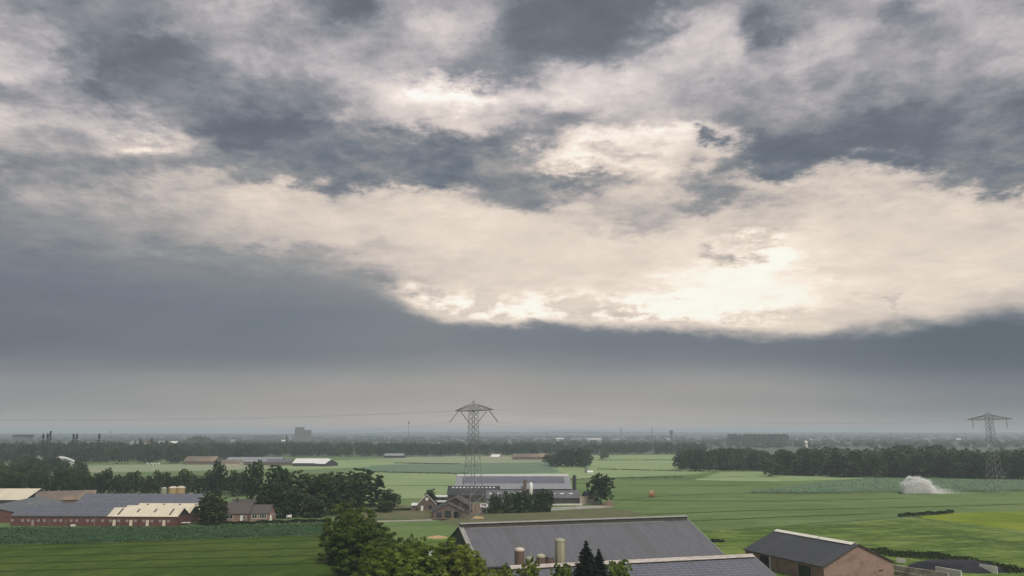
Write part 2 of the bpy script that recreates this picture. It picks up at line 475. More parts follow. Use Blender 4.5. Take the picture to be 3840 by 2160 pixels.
pmat('ridge_white', (.80, .78, .66), (.70, .69, .58), .6, rough=.5)
pmat('cladding_green', (.022, .036, .033), (.03, .046, .042), 2, stretch=(1, 3, .1), rough=.6)
pmat('cladding_dark', (.035, .037, .04), (.05, .052, .055), 2, stretch=(3, 1, .1), rough=.7)
pmat('cladding_grey', (.20, .21, .22), (.16, .17, .18), 2, stretch=(3, 1, .1), rough=.7)
pmat('door_cream', (.72, .66, .55), (.64, .58, .47), 1, rough=.6)
pmat('door_green', (.018, .035, .028), (.026, .045, .036), 1, rough=.6)
pmat('opening_dark', (.010, .010, .010), (.016, .015, .014), 1, rough=.9)
pmat('paint_white', (.80, .79, .76), (.72, .71, .68), 1.5, rough=.5)
pmat('paint_black', (.02, .02, .022), (.03, .03, .03), 1.5, rough=.6)
pmat('glass_dark', (.02, .024, .028), rough=.12, spec=.5)
pmat('glass_grey', (.36, .31, .30), (.28, .25, .25), 1, rough=.35)
pmat('skylight', (.62, .63, .62), (.54, .55, .54), 1, rough=.35)
pmat('solar_cell', (.085, .09, .125), (.10, .105, .14), .7, rough=.28, spec=.5, vary=.12)
pmat('solar_frame', (.40, .41, .43), rough=.4, metal=.3)
pmat('steel', (.26, .27, .27), (.20, .21, .21), 1, rough=.55, metal=.4)
pmat('steel_dark', (.06, .063, .066), (.08, .082, .085), 1, rough=.6, metal=.3)
pmat('insulator', (.06, .055, .05), rough=.3)
pmat('wire', (.16, .16, .165), rough=.5)
pmat('silo_tan', (.46, .34, .17), (.36, .265, .13), .8, rough=.6)
pmat('silo_cream', (.45, .43, .29), (.36, .345, .225), .8, stretch=(1, 1, .3), rough=.55, c3=(.36, .33, .19), s3=.3, k3=.5)
pmat('silo_brown', (.17, .115, .088), (.12, .082, .064), .8, stretch=(1, 1, .3), rough=.7)
pmat('silo_lid', (.66, .56, .47), (.55, .46, .38), .8, rough=.6)
pmat('silo_green', (.36, .37, .28), (.29, .30, .22), .8, rough=.6)
pmat('tarp_black', (.012, .013, .017), (.024, .025, .031), .5, rough=.62, spec=.2, bump=.6, bscale=1.0)
pmat('paint_orange', (.62, .10, .02), (.5, .08, .02), 1, rough=.5)
pmat('rubber', (.018, .018, .018), rough=.9)
pmat('brick_far', (.17, .135, .13), (.14, .115, .11), .1, rough=.9)
pmat('bark', (.06, .045, .032), (.04, .03, .022), 2, stretch=(1, 1, .2), rough=.95)
pmat('feather_dark', (.03, .03, .03), rough=.9)
leafmat('spray', (.95, .95, .94), (.95, .95, .94), 1, 0, .12)
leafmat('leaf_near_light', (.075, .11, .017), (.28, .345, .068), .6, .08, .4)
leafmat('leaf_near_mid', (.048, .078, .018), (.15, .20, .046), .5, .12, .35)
leafmat('leaf_mid', (.014, .030, .015), (.105, .16, .065), .3, .25, .35)
leafmat('leaf_mid_light', (.028, .048, .017), (.08, .115, .04), .25, .15, .35)
leafmat('leaf_far', (.018, .034, .022), (.125, .17, .10), .075, .3, .3)
leafmat('leaf_conifer', (.012, .022, .015), (.024, .038, .022), .5, .1)
leafmat('leaf_hedge', (.016, .028, .012), (.035, .05, .02), .4, .1)
leafmat('leaf_maize', (.045, .095, .045), (.085, .165, .08), .25, .0, .2)
leafmat('leaf_maize_pale', (.20, .31, .195), (.24, .35, .23), .06, .0, .3)
leafmat('leaf_scrub', (.03, .045, .018), (.06, .075, .03), .25, .1)
# ------------------------------------------------------------------ the land
def sheet(name, pts, mat, z):
    """flat field or yard; pts are plan positions read from the survey picture"""
    ring = []
    rg = random.Random(len(pts) * 7 + int(abs(pts[0][0])))
    for (a, c) in zip(pts, list(pts[1:]) + [pts[0]]):
        L = math.hypot(c[0] - a[0], c[1] - a[1])
        n = max(1, min(60, int(L / (2 + .012 * abs(a[1])))))
        j = (.12 + .0022 * abs(a[1])) if name in ('field', 'yard', 'path') else 0.0
        for i in range(n):
            t = i / n
            ring.append((a[0] + (c[0] - a[0]) * t + (rg.gauss(0, j) if i else 0), a[1] + (c[1] - a[1]) * t + (rg.gauss(0, j) if i else 0)))
    vs = [(x, y, z) for x, y in ring]
    me = bpy.data.meshes.new(name)
    me.from_pydata(vs, [], [tuple(range(len(vs)))])
    me.update()
    if me.polygons[0].normal.z < 0:
        me.flip_normals()
    o = link(name, me, MATS[mat])
    return tag(o, kind='structure')
def GP(*uv): return [G(u, v) for u, v in uv]

rad = 32000.0
sheet('ground', [(rad * math.cos(2 * math.pi * i / 64), rad * math.sin(2 * math.pi * i / 64)) for i in range(64)], 'far_land', -0.30)
sheet('farmland', GP((-1500, 1712), (-1500, 2300), (5500, 2300), (5500, 1712)), 'ground_green', -0.2)
Z = [-0.16]
def field(mat, *uv):
    Z[0] += .012
    return sheet('field', GP(*uv), mat, Z[0])
# far to near
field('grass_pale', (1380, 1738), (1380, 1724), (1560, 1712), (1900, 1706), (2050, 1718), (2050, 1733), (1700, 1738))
field('grass_light', (1000, 1752), (1240, 1728), (1400, 1722), (1560, 1735), (1420, 1752), (1100, 1760))
field('crop_blue', (2800, 1850), (3100, 1812), (3260, 1796), (3900, 1804), (3960, 1844), (3400, 1848), (3000, 1851))
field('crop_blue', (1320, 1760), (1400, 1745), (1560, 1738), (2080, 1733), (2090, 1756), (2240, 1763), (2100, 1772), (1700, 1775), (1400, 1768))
field('grass_light', (1300, 1768), (1400, 1769), (1600, 1772), (1760, 1778), (2120, 1772), (2240, 1765), (2240, 1800), (1700, 1868), (1300, 1868))
field('grass_light', (2160, 1708), (2600, 1704), (2700, 1765), (2560, 1785), (2160, 1800), (2080, 1760))
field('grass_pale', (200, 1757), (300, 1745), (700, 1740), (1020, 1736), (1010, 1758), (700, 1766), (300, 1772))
field('grass_main', (2130, 1797), (2560, 1780), (2780, 1765), (3000, 1775), (4200, 1790), (4200, 1950), (3560, 1925), (3300, 1945), (2600, 1995), (2050, 1990), (2020, 1880))
field('grass_light', (2700, 1772), (2860, 1768), (3100, 1782), (3300, 1795), (2900, 1805), (2600, 1800))
field('grass_front', (-900, 2062), (0, 2044), (760, 2024), (1250, 2006), (1420, 1990), (1420, 2400), (-900, 2400))
field('grass_main', (1330, 1952), (1610, 1949), (1735, 1955), (1735, 2010), (1600, 2040), (1330, 2010))
field('lawn_dry', (1360, 1900), (1500, 1893), (1620, 1912), (1620, 1946), (1360, 1946))
field('lawn_dry', (1640, 1955), (1800, 1925), (2060, 1918), (2300, 1905), (2420, 1925), (2300, 1960), (1720, 1972))
field('grass_yellow', (2560, 1998), (3000, 1970), (3340, 1950), (3560, 1930), (4300, 1930), (4300, 2400), (2500, 2400))
field('grass_lime', (3440, 1937), (3580, 1924), (4200, 1908), (4200, 2010), (3840, 1990), (3560, 1955))
field('grass_yellow', (1480, 2040), (1700, 2010), (1720, 2060), (1500, 2090))
tag(sheet('yard', GP((2640, 2046), (2700, 2033), (2850, 2026), (2880, 2060), (3000, 2200), (2640, 2200)), 'concrete', -.02), kind='structure')
sheet('yard', GP((3330, 2112), (3560, 2140), (3780, 2146), (3900, 2260), (3300, 2260)), 'concrete', -.02)
sheet('yard', GP((2040, 1906), (2180, 1897), (2275, 1890), (2306, 1898), (2260, 1905), (2160, 1909), (2060, 1915), (2020, 1914)), 'concrete', -.02)
sheet('path', GP((1360, 1954), (1620, 1947), (1740, 1945), (1740, 1949), (1620, 1952), (1360, 1958)), 'concrete', -.015)
sheet('yard', GP((1620, 1950), (1640, 1900), (1820, 1885), (1830, 1935), (1760, 1950)), 'earth', -.015)
sheet('yard', GP((2700, 2051), (2768, 2047), (2780, 2054), (2700, 2059)), 'grass_yellow', -.005)

def track(mat, w, *uv):
    pts = GP(*uv)
    L, Rr = [], []
    for i, p in enumerate(pts):
        a = pts[max(0, i - 1)]; c = pts[min(len(pts) - 1, i + 1)]
        dx, dy = c[0] - a[0], c[1] - a[1]; l = math.hypot(dx, dy) or 1
        ww = w * (1 + .004 * p[1])
        L.append((p[0] - dy / l * ww, p[1] + dx / l * ww)); Rr.append((p[0] + dy / l * ww, p[1] - dx / l * ww))
    Z[0] += .006
    return sheet('field_track', L + Rr[::-1], mat, Z[0])
fieldmat('track_green', g3(.07, .115, .028), g3(.095, .15, .04), g3(.12, .175, .045), 0, 20, .05, .6)
fieldmat('track_pale', g3(.12, .15, .07), g3(.15, .18, .08), g3(.18, .20, .09), 0, 20, .05, .6)
fieldmat('track_left', g3(.045, .084, .011), g3(.058, .105, .015), g3(.08, .125, .02), 0, 20, .05, .6)
track('track_green', .35, (3430, 1940), (3560, 1962), (3700, 1985), (3900, 2012))
track('track_green', .3, (3300, 1960), (3450, 1985), (3700, 2030), (3900, 2062))
track('track_green', .3, (2620, 2000), (2850, 1994), (3100, 1976), (3340, 1955))
track('track_green', .5, (3050, 2030), (3300, 2024), (3550, 2034), (3900, 2072))
track('track_green', .4, (2760, 2012), (3000, 2020), (3300, 2050), (3620, 2080))
track('track_green', .4, (3400, 1996), (3600, 2010), (3900, 2050))
track('track_pale', .4, (2300, 1876), (2440, 1862), (2700, 1850), (3300, 1852))
track('track_green', .35, (2300, 1874), (2500, 1878), (2900, 1880), (3400, 1868))
track('track_green', .35, (2420, 1930), (2800, 1915), (3300, 1905), (3840, 1890))
track('track_green', .35, (2500, 1958), (2900, 1940), (3300, 1925))
track('track_pale', .3, (2330, 1800), (2560, 1794), (2800, 1786))
track('track_green', .35, (1900, 1832), (1650, 1820), (1420, 1822))
track('track_green', .35, (2160, 1812), (2400, 1822), (2800, 1820))
for v0, v1 in ((2052, 2034), (2078, 2062), (2104, 2090), (2132, 2120)):
    track('track_left', .2, (-100, v0 + 14), (400, v0), (900, v1), (1230, v1 - 8))

def heap(name, label, cat, u, v, rx, ry, h, mat, seed, rz=0.0):
    rg = np.random.default_rng(seed)
    n = 18
    gx, gy = np.meshgrid(np.linspace(-1, 1, n), np.linspace(-1, 1, n))
    r = np.sqrt(gx ** 2 + gy ** 2)
    wob = sum(np.sin(gx * fx + gy * fy + ph) for fx, fy, ph in rg.uniform(-7, 7, (6, 3))) / 6
    z = h * np.clip(1 - r ** (3.4 if mat == 'tarp_black' else 1.9), 0, 1) * (1 + .42 * wob + .03 * rg.standard_normal((n, n))) - .12
    vs = np.stack([gx * rx, gy * ry, z], -1).reshape(-1, 3)
    i = np.arange(n * n).reshape(n, n)
    q = np.stack([i[:-1, :-1], i[:-1, 1:], i[1:, 1:], i[1:, :-1]], -1).reshape(-1, 4)
    o = link(name, np_mesh(name, vs, q, True), MATS[mat], loc=G(u, v), rot=(0, 0, rz))
    return tag(o, label, cat)

# low hills on the horizon
def hills(d0, w, hmax, seed, mat):
    rg = np.random.default_rng(seed)
    n = 140
    xs = np.linspace(-1.0, 1.0, n) * d0 * 1.1
    prof = sum(np.sin(xs / d0 * f + rg.uniform(0, 6)) * a for f, a in ((4, 1), (9, .5), (23, .25), (60, .12)))
    prof = hmax * (.72 + .16 * prof)
    vs, fs = [], []
    for j, (dy, k) in enumerate(((-w, 0), (-w * .4, .6), (0, 1), (w * .5, .7), (w, 0))):
        for i in range(n):
            vs.append((xs[i], d0 + dy + 300 * math.sin(xs[i] / 1500), prof[i] * k - .5))
    for j in range(4):
        for i in range(n - 1):
            fs.append((j * n + i, j * n + i + 1, (j + 1) * n + i + 1, (j + 1) * n + i))
    o = link('hills', np_mesh('hills', vs, fs, True), MATS[mat])
    return tag(o, kind='structure')
pmat('far_wood', (.030, .042, .026), (.05, .062, .038), .02, stretch=(1, 1, 3), rough=.95, world=True)
hills(8200, 900, 49, 3, 'far_wood')
hills(5600, 500, 33, 5, 'far_wood')
# ------------------------------------------------------------------ vegetation
def leaf_quads(c, nrm, size, rg):
    """one four-cornered leaf spray per centre, facing nrm"""
    n = len(c)
    nrm = nrm / np.maximum(np.linalg.norm(nrm, axis=1, keepdims=True), 1e-6)
    t = rg.standard_normal((n, 3))
    u = np.cross(nrm, t); u /= np.maximum(np.linalg.norm(u, axis=1, keepdims=True), 1e-6)
    w = np.cross(nrm, u)
    s = (size * rg.uniform(.6, 1.3, n))[:, None] * .5
    u = u * s; w = w * s * rg.uniform(.6, 1.0, n)[:, None]
    bend = nrm * s * .35
    v = np.stack([c - u - bend, c - w * .9, c + u - bend, c + w * .9], 1).reshape(-1, 3)
    f = np.arange(4 * n).reshape(n, 4)
    return v, f

def crown_np(rg, rad_, h0, h1, lobes, clumps, leaves, size, flat=.75):
    """leaf sprays gathered in clumps on the outside of several boughs, between heights h0 and h1"""
    C, Nn = [], []
    hc = (h0 + h1) / 2; hh = (h1 - h0) / 2
    cents = []
    for i in range(lobes):
        a = 2.4 * i + rg.uniform(-.5, .5)
        zt = -1.05 + 1.9 * (i + .5) / lobes + rg.uniform(-.12, .12)
        rr = math.sqrt(max(.05, 1 - min(abs(zt), .98) ** 2)) * rg.uniform(.35, .66)
        if zt < -.2: rr = rg.uniform(.42, .62)
        cents.append((np.array([rr * math.cos(a) * rad_, rr * math.sin(a) * rad_, hc + zt * hh * .72]), rad_ * rg.uniform(.40, .54)))
    cents.append((np.array([0, 0, hc + hh * .15]), rad_ * .62))
    for c, r in cents:
        d = rg.standard_normal((clumps, 3)); d[:, 2] = d[:, 2] * .9 + .22
        d /= np.linalg.norm(d, axis=1, keepdims=True)
        rj = r * rg.uniform(.72, 1.08, clumps)[:, None]
        cc = c + d * rj * np.array([1, 1, min(1.0, hh / rad_)])
        cr = r * rg.uniform(.14, .30, clumps)[:, None]
        cc = np.repeat(cc, leaves, 0); cr = np.repeat(cr, leaves, 0); dd = np.repeat(d, leaves, 0)
        o = rg.standard_normal((len(cc), 3)); 
        o /= np.linalg.norm(o, axis=1, keepdims=True)
        o *= (rg.uniform(0, 1, len(cc)) ** .5)[:, None]
        C.append(cc + o * cr * np.array([1, 1, flat]))
        Nn.append(o * 1.3 + dd * .5 + rg.standard_normal((len(cc), 3)) * .35 + np.array([0, 0, .25]))
    C = np.concatenate(C); Nn = np.concatenate(Nn)
    keep = C[:, 2] > max(.1, h0 * .8)
    return leaf_quads(C[keep], Nn[keep], size, rg)

def trunk_mesh(rg, name, h, r, top, spread, limbs=6, seg=8):
    b = MB()
    p0 = np.array([0, 0, -.25]); pr = r * 1.25
    segs = 4
    pts = [(p0, pr)]
    for i in range(1, segs + 1):
        t = i / segs
        pts.append((np.array([rg.uniform(-.06, .06) * h * t, rg.uniform(-.06, .06) * h * t, h * t]), r * (1 - .6 * t)))
    for (a, ra), (c, rc) in zip(pts[:-1], pts[1:]):
        b.tube(a, c, ra, rc, seg)
    for i in range(limbs):
        base, rb = pts[2 + i % 3]
        a = 2.4 * i + rg.uniform(-.4, .4)
        end = base + np.array([math.cos(a) * spread * rg.uniform(.4, .8), math.sin(a) * spread * rg.uniform(.4, .8), (top - base[2]) * rg.uniform(.35, .75)])
        mid = (base + end) / 2 + np.array([0, 0, .08 * h])
        b.tube(base, mid, rb * .55, rb * .35, 6); b.tube(mid, end, rb * .35, rb * .12, 6)
    return b.mesh(name)

def tree_kind(seed, rad_, h0, h1, lobes, clumps, leaves, size, mat, tr=.3, flat=.75):
    rg = np.random.default_rng(seed)
    v, f = crown_np(rg, rad_, h0, h1, lobes, clumps, leaves, size, flat)
    cm = np_mesh('crown', v, f)
    cm.materials.append(MATS[mat])
    tm = trunk_mesh(rg, 'trunk', h0 + (h1 - h0) * .45, tr, h1, rad_)
    tm.materials.append(MATS['bark'])
    return dict(crown=cm, trunk=tm, r=rad_, h=h1)

def conifer_kind(seed, rad_, h, tiers, per, size, mat):
    rg = np.random.default_rng(seed)
    C, Nn = [], []
    for i in range(tiers):
        t = (i + .3) / tiers
        z = h * (.06 + .94 * t)
        rr = rad_ * (1 - t) ** .85 + .12
        nb = max(5, int(9 * (1 - t) + 5))
        for k in range(nb):
            a = 2 * math.pi * (k + rg.uniform(0, 1)) / nb + i
            L = rr * rg.uniform(.75, 1.12)
            m = max(3, int(per * L / rad_))
            s = rg.uniform(.1, 1, m)
            C.append(np.stack([np.cos(a) * L * s + rg.normal(0, .1 * L, m), np.sin(a) * L * s + rg.normal(0, .1 * L, m), z - .32 * L * s + rg.normal(0, .10, m)], -1))
            Nn.append(np.tile((math.cos(a) * .3, math.sin(a) * .3, 1), (m, 1)) + rg.standard_normal((m, 3)) * .4)
    top = rg.uniform(.86, 1.0, 14)
    C.append(np.stack([rg.normal(0, .06, 14), rg.normal(0, .06, 14), h * top + .2], -1)); Nn.append(rg.standard_normal((14, 3)))
    v, f = leaf_quads(np.concatenate(C), np.concatenate(Nn), size, rg)
    cm = np_mesh('crown', v, f); cm.materials.append(MATS[mat])
    tm = MB().tube((0, 0, -.2), (0, 0, h * .95), .22, .04, 8).mesh('trunk'); tm.materials.append(MATS['bark'])
    return dict(crown=cm, trunk=tm, r=rad_, h=h)

def plant(kind, name, label, X, Y, h, width=None, rz=None, group=None, cat='tree', z=0.0):
    """one tree: its own root, crown and trunk (meshes shared between trees of a kind)"""
    rz = random.uniform(0, 6.28) if rz is None else rz
    o = thing(name, label, cat, (X, Y, z), rz, group)
    sz = h / kind['h']
    sx = (width / 2) / kind['r'] if width else sz
    o.scale = (sx, sx, sz)
    link('trunk', kind['trunk'], None, o)
    link('crown', kind['crown'], None, o)
    return o

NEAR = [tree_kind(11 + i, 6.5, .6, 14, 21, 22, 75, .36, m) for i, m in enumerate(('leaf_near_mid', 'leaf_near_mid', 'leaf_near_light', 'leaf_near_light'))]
NEARS = [tree_kind(31 + i, 3.0, .2, 7, 11, 24, 40, .30, 'leaf_near_light', .14) for i in range(2)]
MID = [tree_kind(51 + i, 5.5, .1, 13, 17, 26, 26, .55, m) for i, m in enumerate(('leaf_mid', 'leaf_mid', 'leaf_mid', 'leaf_mid_light'))]
FARK = [tree_kind(71 + i, 5.5, .05, 16, 14, 15, 12, 1.15, 'leaf_far', .3) for i in range(4)]
ROUND = tree_kind(61, 5.5, 2.0, 13, 18, 30, 26, .55, 'leaf_mid')
BALL = tree_kind(62, 5.5, .1, 12, 18, 30, 26, .55, 'leaf_mid_light')
CON = conifer_kind(91, 2.9, 11, 24, 60, .5, 'leaf_conifer')
FARCON = conifer_kind(92, 3.2, 20, 12, 7, 1.8, 'leaf_far')

# --- foreground trees below the camera
def at(u, Y): return xat(u, Y, 1950), Y
def fg(kind, label, u, Y, vtop, wpx, name='leafy_tree', rz=None, cat='tree', group=None):
    X, _ = at(u, Y)
    return plant(kind, name, label, X, Y, hgt(vtop, Y), wpx * Y / FPX, rz, group, cat)
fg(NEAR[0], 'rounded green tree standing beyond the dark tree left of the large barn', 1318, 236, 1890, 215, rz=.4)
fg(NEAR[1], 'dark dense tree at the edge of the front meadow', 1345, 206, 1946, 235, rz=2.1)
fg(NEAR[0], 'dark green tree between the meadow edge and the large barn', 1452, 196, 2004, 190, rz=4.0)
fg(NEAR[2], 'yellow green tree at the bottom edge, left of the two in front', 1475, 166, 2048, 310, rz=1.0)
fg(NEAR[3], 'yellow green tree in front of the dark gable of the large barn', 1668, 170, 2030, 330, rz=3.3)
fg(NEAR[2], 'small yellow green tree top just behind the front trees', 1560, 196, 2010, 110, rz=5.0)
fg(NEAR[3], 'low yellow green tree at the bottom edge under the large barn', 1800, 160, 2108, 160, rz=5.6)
fg(NEARS[0], 'small dark bush under the eaves of the large barn', 1890, 178, 2118, 90, 'bush', cat='bush')
fg(NEARS[0], 'yellow green garden tree under the brown silo', 1984, 172, 2094, 112, 'garden_tree')
fg(NEARS[1], 'yellow green garden tree below the tall cream silo', 2106, 173, 2104, 104, 'garden_tree')
fg(NEARS[1], 'dark green garden tree right of the two conifers', 2318, 176, 2088, 112, 'garden_tree')
_c = fg(CON, 'taller of two dark conifers before the large barn', 2196, 182, 2034, 170, 'conifer')
_c = fg(CON, 'shorter dark conifer leaning against the taller one', 2243, 185, 2064, 135, 'conifer', rz=1.5)

# --- trees of the left farm and of the middle distance
def mg(kind, label, u, vbase, vtop, wpx, group=None, name='tree', cat='tree'):
    X, Y, _ = G(u, vbase)
    return plant(kind, name, label, X, Y, max(2.0, hgt(vtop, Y)), wpx * Y / FPX, None, group, cat)
mg(BALL, 'round dark tree between the cream roofed barn and the brick house', 792, 1964, 1852, 128)
mg(MID[3], 'lighter green tree behind the right wing of the brick house', 1015, 1938, 1812, 130)
mg(MID[1], 'tall dark tree, leftmost of the big grove behind the house', 1125, 1930, 1754, 130)
mg(MID[2], 'tall dark tree in the middle of the big grove behind the house', 1212, 1932, 1768, 125)
mg(MID[0], 'dark tree on the right flank of the big grove', 1310, 1922, 1782, 155)
mg(MID[1], 'broad dark tree towering at the back right of the big grove', 1345, 1900, 1750, 180)
mg(MID[2], 'dark tree at the back of the big grove', 1225, 1900, 1762, 120)
mg(MID[0], 'dark tree at the front left of the big grove, over the hedge', 1080, 1940, 1830, 110)
mg(MID[1], 'low dark tree at the front of the big grove, over the hedge', 1180, 1938, 1846, 110)
mg(MID[0], 'pale backed tree rising over the hedgerow left of the grove', 950, 1880, 1728, 90)
mg(MID[1], 'dark tree rising just left of the big grove', 1040, 1885, 1736, 105)
mg(MID[0], 'slender tree standing out above the hedgerow', 815, 1858, 1730, 66)
mg(MID[3], 'small tree right of the big grove on the lawn edge', 1452, 1905, 1832, 62)
mg(MID[1], 'small dark tree leaning over the lawn edge', 1478, 1900, 1845, 50)
mg(MID[2], 'bushy dark shrub on the lawn right of the grove', 1444, 1920, 1872, 68, name='shrub', cat='shrub')
mg(MID[0], 'dark tree beside the small gabled brick house', 1612, 1912, 1834, 48)
mg(ROUND, 'round dark tree beside the beige silage wall', 2254, 1892, 1778, 94)
for u, vb, vt, w in ((1858, 1922, 1848, 52), (1902, 1924, 1842, 46), (1942, 1922, 1838, 60), (1980, 1920, 1846, 44), (2022, 1918, 1840, 56), (2052, 1914, 1834, 62)):
    mg(MID[random.randrange(3)], 'dark leafy tree in the row before the solar roofed barn', u, vb, vt, w, 'tree row before the solar roofed barn')
# hedgerow behind the left farm
for i, u in enumerate(np.linspace(320, 930, 24)):
    vt = 1772 + 16 * math.sin(i * 1.7) + random.uniform(-6, 6)
    mg(MID[random.choice((0, 1, 2, 3))], 'dark tree in the long hedgerow behind the left barns', u + random.uniform(-8, 8), random.uniform(1850, 1862), vt, random.uniform(42, 66), 'hedgerow behind the left barns')
# dark wood at the far left edge
for i in range(46):
    u = random.uniform(-60, 310); k = random.random()
    vb = 1862 - 95 * k
    vt = 1770 - 70 * k + random.uniform(-8, 12)
    mg(MID[random.randrange(3)] if k < .5 else FARK[random.randrange(4)], 'dark tree in the wood behind the cream roofs at left', u, vb, vt, random.uniform(52, 80), 'wood at the left edge')
# copse in the middle of the fields
for u, vb, vt, w in ((2062, 1744, 1700, 52), (2094, 1747, 1686, 60), (2122, 1748, 1678, 62), (2150, 1748, 1680, 60), (2176, 1749, 1672, 66), (2200, 1748, 1680, 56), (2130, 1752, 1696, 56), (2085, 1750, 1704, 50), (2180, 1753, 1702, 52)):
    mg(FARK[random.randrange(4)], 'dark tree in the round copse amid the pale fields', u, vb, vt, w, 'round copse amid the fields')
mg(FARK[1], 'lone small tree right of the round copse', 2262, 1722, 1690, 30)
mg(FARK[2], 'lone low bush right of the round copse', 2278, 1718, 1697, 16, name='bush', cat='bush')
# right-hand woods: the edge trees one by one
for i in range(34):
    u = 2550 + 330 * i / 33 + random.uniform(-6, 6)
    mg(FARK[random.randrange(4)], 'dark edge tree of the wood right of the open fields', u, 1762 + random.uniform(-5, 3), 1694 - 14 * math.sin((u - 2540) / 110) + random.uniform(-10, 10), random.uniform(34, 54), 'edge of the smaller right wood')
for i in range(70):
    u = 2880 + 1000 * i / 69 + random.uniform(-8, 8)
    vb = np.interp(u, (2870, 3000, 3200, 3500, 3840), (1774, 1782, 1789, 1791, 1800)) + random.uniform(-7, 2)
    mg(FARK[random.randrange(4)], 'dark edge tree of the broad wood behind the water jet', u, vb, 1704 + random.uniform(-24, 22), random.uniform(42, 84), 'edge of the broad right wood')

# --- woods too far off to count: one object each
def wood(name, label, spots, kinds, mat, sc=(0.8, 1.25)):
    """many trees joined: spots are (X, Y, height, width)"""
    V_, F_, o = [], [], 0
    rg = np.random.default_rng(len(spots))
    for (X, Y, h, w) in spots:
        v0, f0, hh, rr = kinds[rg.integers(len(kinds))]
        a = rg.uniform(0, 6.28); c, s = math.cos(a), math.sin(a)
        k = w / 2 / rr
        v = np.empty_like(v0)
        v[:, 0] = (v0[:, 0] * c - v0[:, 1] * s) * k + X
        v[:, 1] = (v0[:, 0] * s + v0[:, 1] * c) * k + Y
        v[:, 2] = v0[:, 2] * h / hh
        V_.append(v); F_.append(f0 + o); o += len(v)
    me = np_mesh(name, np.concatenate(V_), np.concatenate(F_))
    ob = link(name, me, MATS[mat])
    return tag(ob, label, 'wood', kind='stuff')
def crowns(seed, n, rad_, h, lobes, clumps, leaves, size):
    out = []
    for i in range(n):
        v, f = crown_np(np.random.default_rng(seed + i), rad_, .6, h, lobes, clumps, leaves, size)
        out.append((v, f, h, rad_))
    return out
WK1 = crowns(200, 5, 5.5, 16, 9, 9, 7, 1.8)     # about 380 sprays
WK2 = crowns(220, 5, 6, 15, 4, 5, 4, 4.0)       # about 100 sprays
WK3 = crowns(240, 5, 8, 14, 3, 4, 3, 6.5)
def scatter(n, u0, u1, d0, d1, h0, h1, w0, w1, seed, taper=None):
    rg = np.random.default_rng(seed)
    out = []
    for _ in range(n):
        Y = rg.uniform(d0, d1); u = rg.uniform(u0, u1)
        h = rg.uniform(h0, h1)
        if taper: h *= taper(u)
        if h > 2: out.append((xat(u, Y, 1690), Y, h, rg.uniform(w0, w1)))
    return out
wood('woodland', 'dark wood filling the right middle distance', scatter(120, 2590, 2880, 790, 960, 14, 20, 10, 17, 1, lambda u: .82 + .25 * math.sin((u - 2590) / 95)) + scatter(300, 2890, 3900, 670, 960, 15, 22, 11, 19, 2, lambda u: .84 + .2 * math.exp(-((u - 3080) / 90) ** 2) + .32 * math.exp(-((u - 3440) / 170) ** 2) + .15 * math.exp(-((u - 3800) / 80) ** 2)), WK1, 'leaf_far')
wood('woodland', 'long dark belt of wood across the left middle distance', scatter(300, -80, 700, 960, 1400, 17, 24, 12, 17, 3) + scatter(120, 600, 980, 1060, 1400, 16, 22, 12, 16, 4), WK1, 'leaf_far')
wood('woodland', 'hazy belt of wood across the centre behind the fields', scatter(330, 930, 2010, 1230, 1600, 15, 20, 12, 17, 5) + scatter(170, 1990, 2640, 1330, 1750, 13, 19, 12, 18, 6), WK1, 'leaf_far')
wood('woodland', 'pale hazy trees far off below the horizon', scatter(1900, -200, 4050, 1850, 3600, 6, 14, 14, 28, 7), WK2, 'leaf_far')
wood('woodland', 'faintest tree belts on the horizon', scatter(1500, -200, 4050, 3600, 8000, 10, 19, 22, 55, 8), WK3, 'leaf_far')
wood('woodland', 'flat topped block of trees on the skyline at right', scatter(130, 2735, 2955, 2300, 2480, 32.5, 34.5, 14, 18, 9), WK2, 'leaf_far')
wood('woodland', 'domed block of trees on the skyline at left', scatter(70, 690, 800, 2000, 2150, 26, 31, 14, 18, 10, lambda u: 1 - .45 * abs((u - 745) / 55) ** 2), WK2, 'leaf_far')
for u, Y, vt in ((162, 1010, 1626), (188, 1010, 1620), (178, 1060, 1628), (276, 1020, 1630), (288, 1030, 1628), (372, 1030, 1629), (528, 1100, 1648), (570, 1100, 1646), (625, 1110, 1650), (1075, 1500, 1634)):
    plant(FARCON, 'conifer', 'pointed conifer standing out of the left belt of wood', xat(u, Y, 1640), Y, hgt(vt, Y), 9.5, None, 'pointed conifers in the left belt')

# --- hedges
def hedge(label, a, b, h, w, mat='leaf_hedge', leaf=.55, dens=26, name='hedge', cat='hedge', seed=0):
    rg = np.random.default_rng(seed + 500)
    ax, ay, _ = G(*a); bx, by, _ = G(*b)
    L = math.hypot(bx - ax, by - ay)
    n = int(L * dens)
    c = np.stack([rg.uniform(0, L, n), rg.uniform(-w / 2, w / 2, n), h * rg.uniform(0, 1, n) ** .6], -1)
    bumps = .85 + .22 * np.sin(c[:, 0] * .7 + seed) * np.sin(c[:, 0] * .23)
    c[:, 2] *= bumps
    nr = np.stack([rg.normal(0, .6, n), np.sign(c[:, 1]) * .7 + rg.normal(0, .5, n), rg.normal(.5, .5, n)], -1)
    v, f = leaf_quads(c, nr, leaf, rg)
    o = link(name, np_mesh(name, v, f), MATS[mat], loc=(ax, ay, 0), rot=(0, 0, math.atan2(by - ay, bx - ax)))
    return tag(o, label, cat)
hedge('low clipped dark hedge along the front of the brick house garden', (752, 1972), (1240, 1957), 1.5, 1.4, dens=60, seed=1)
hedge('tall dark hedge hiding the yard before the solar roofed barn', (1806, 1927), (2066, 1920), 2.9, 2.2, dens=80, seed=2)
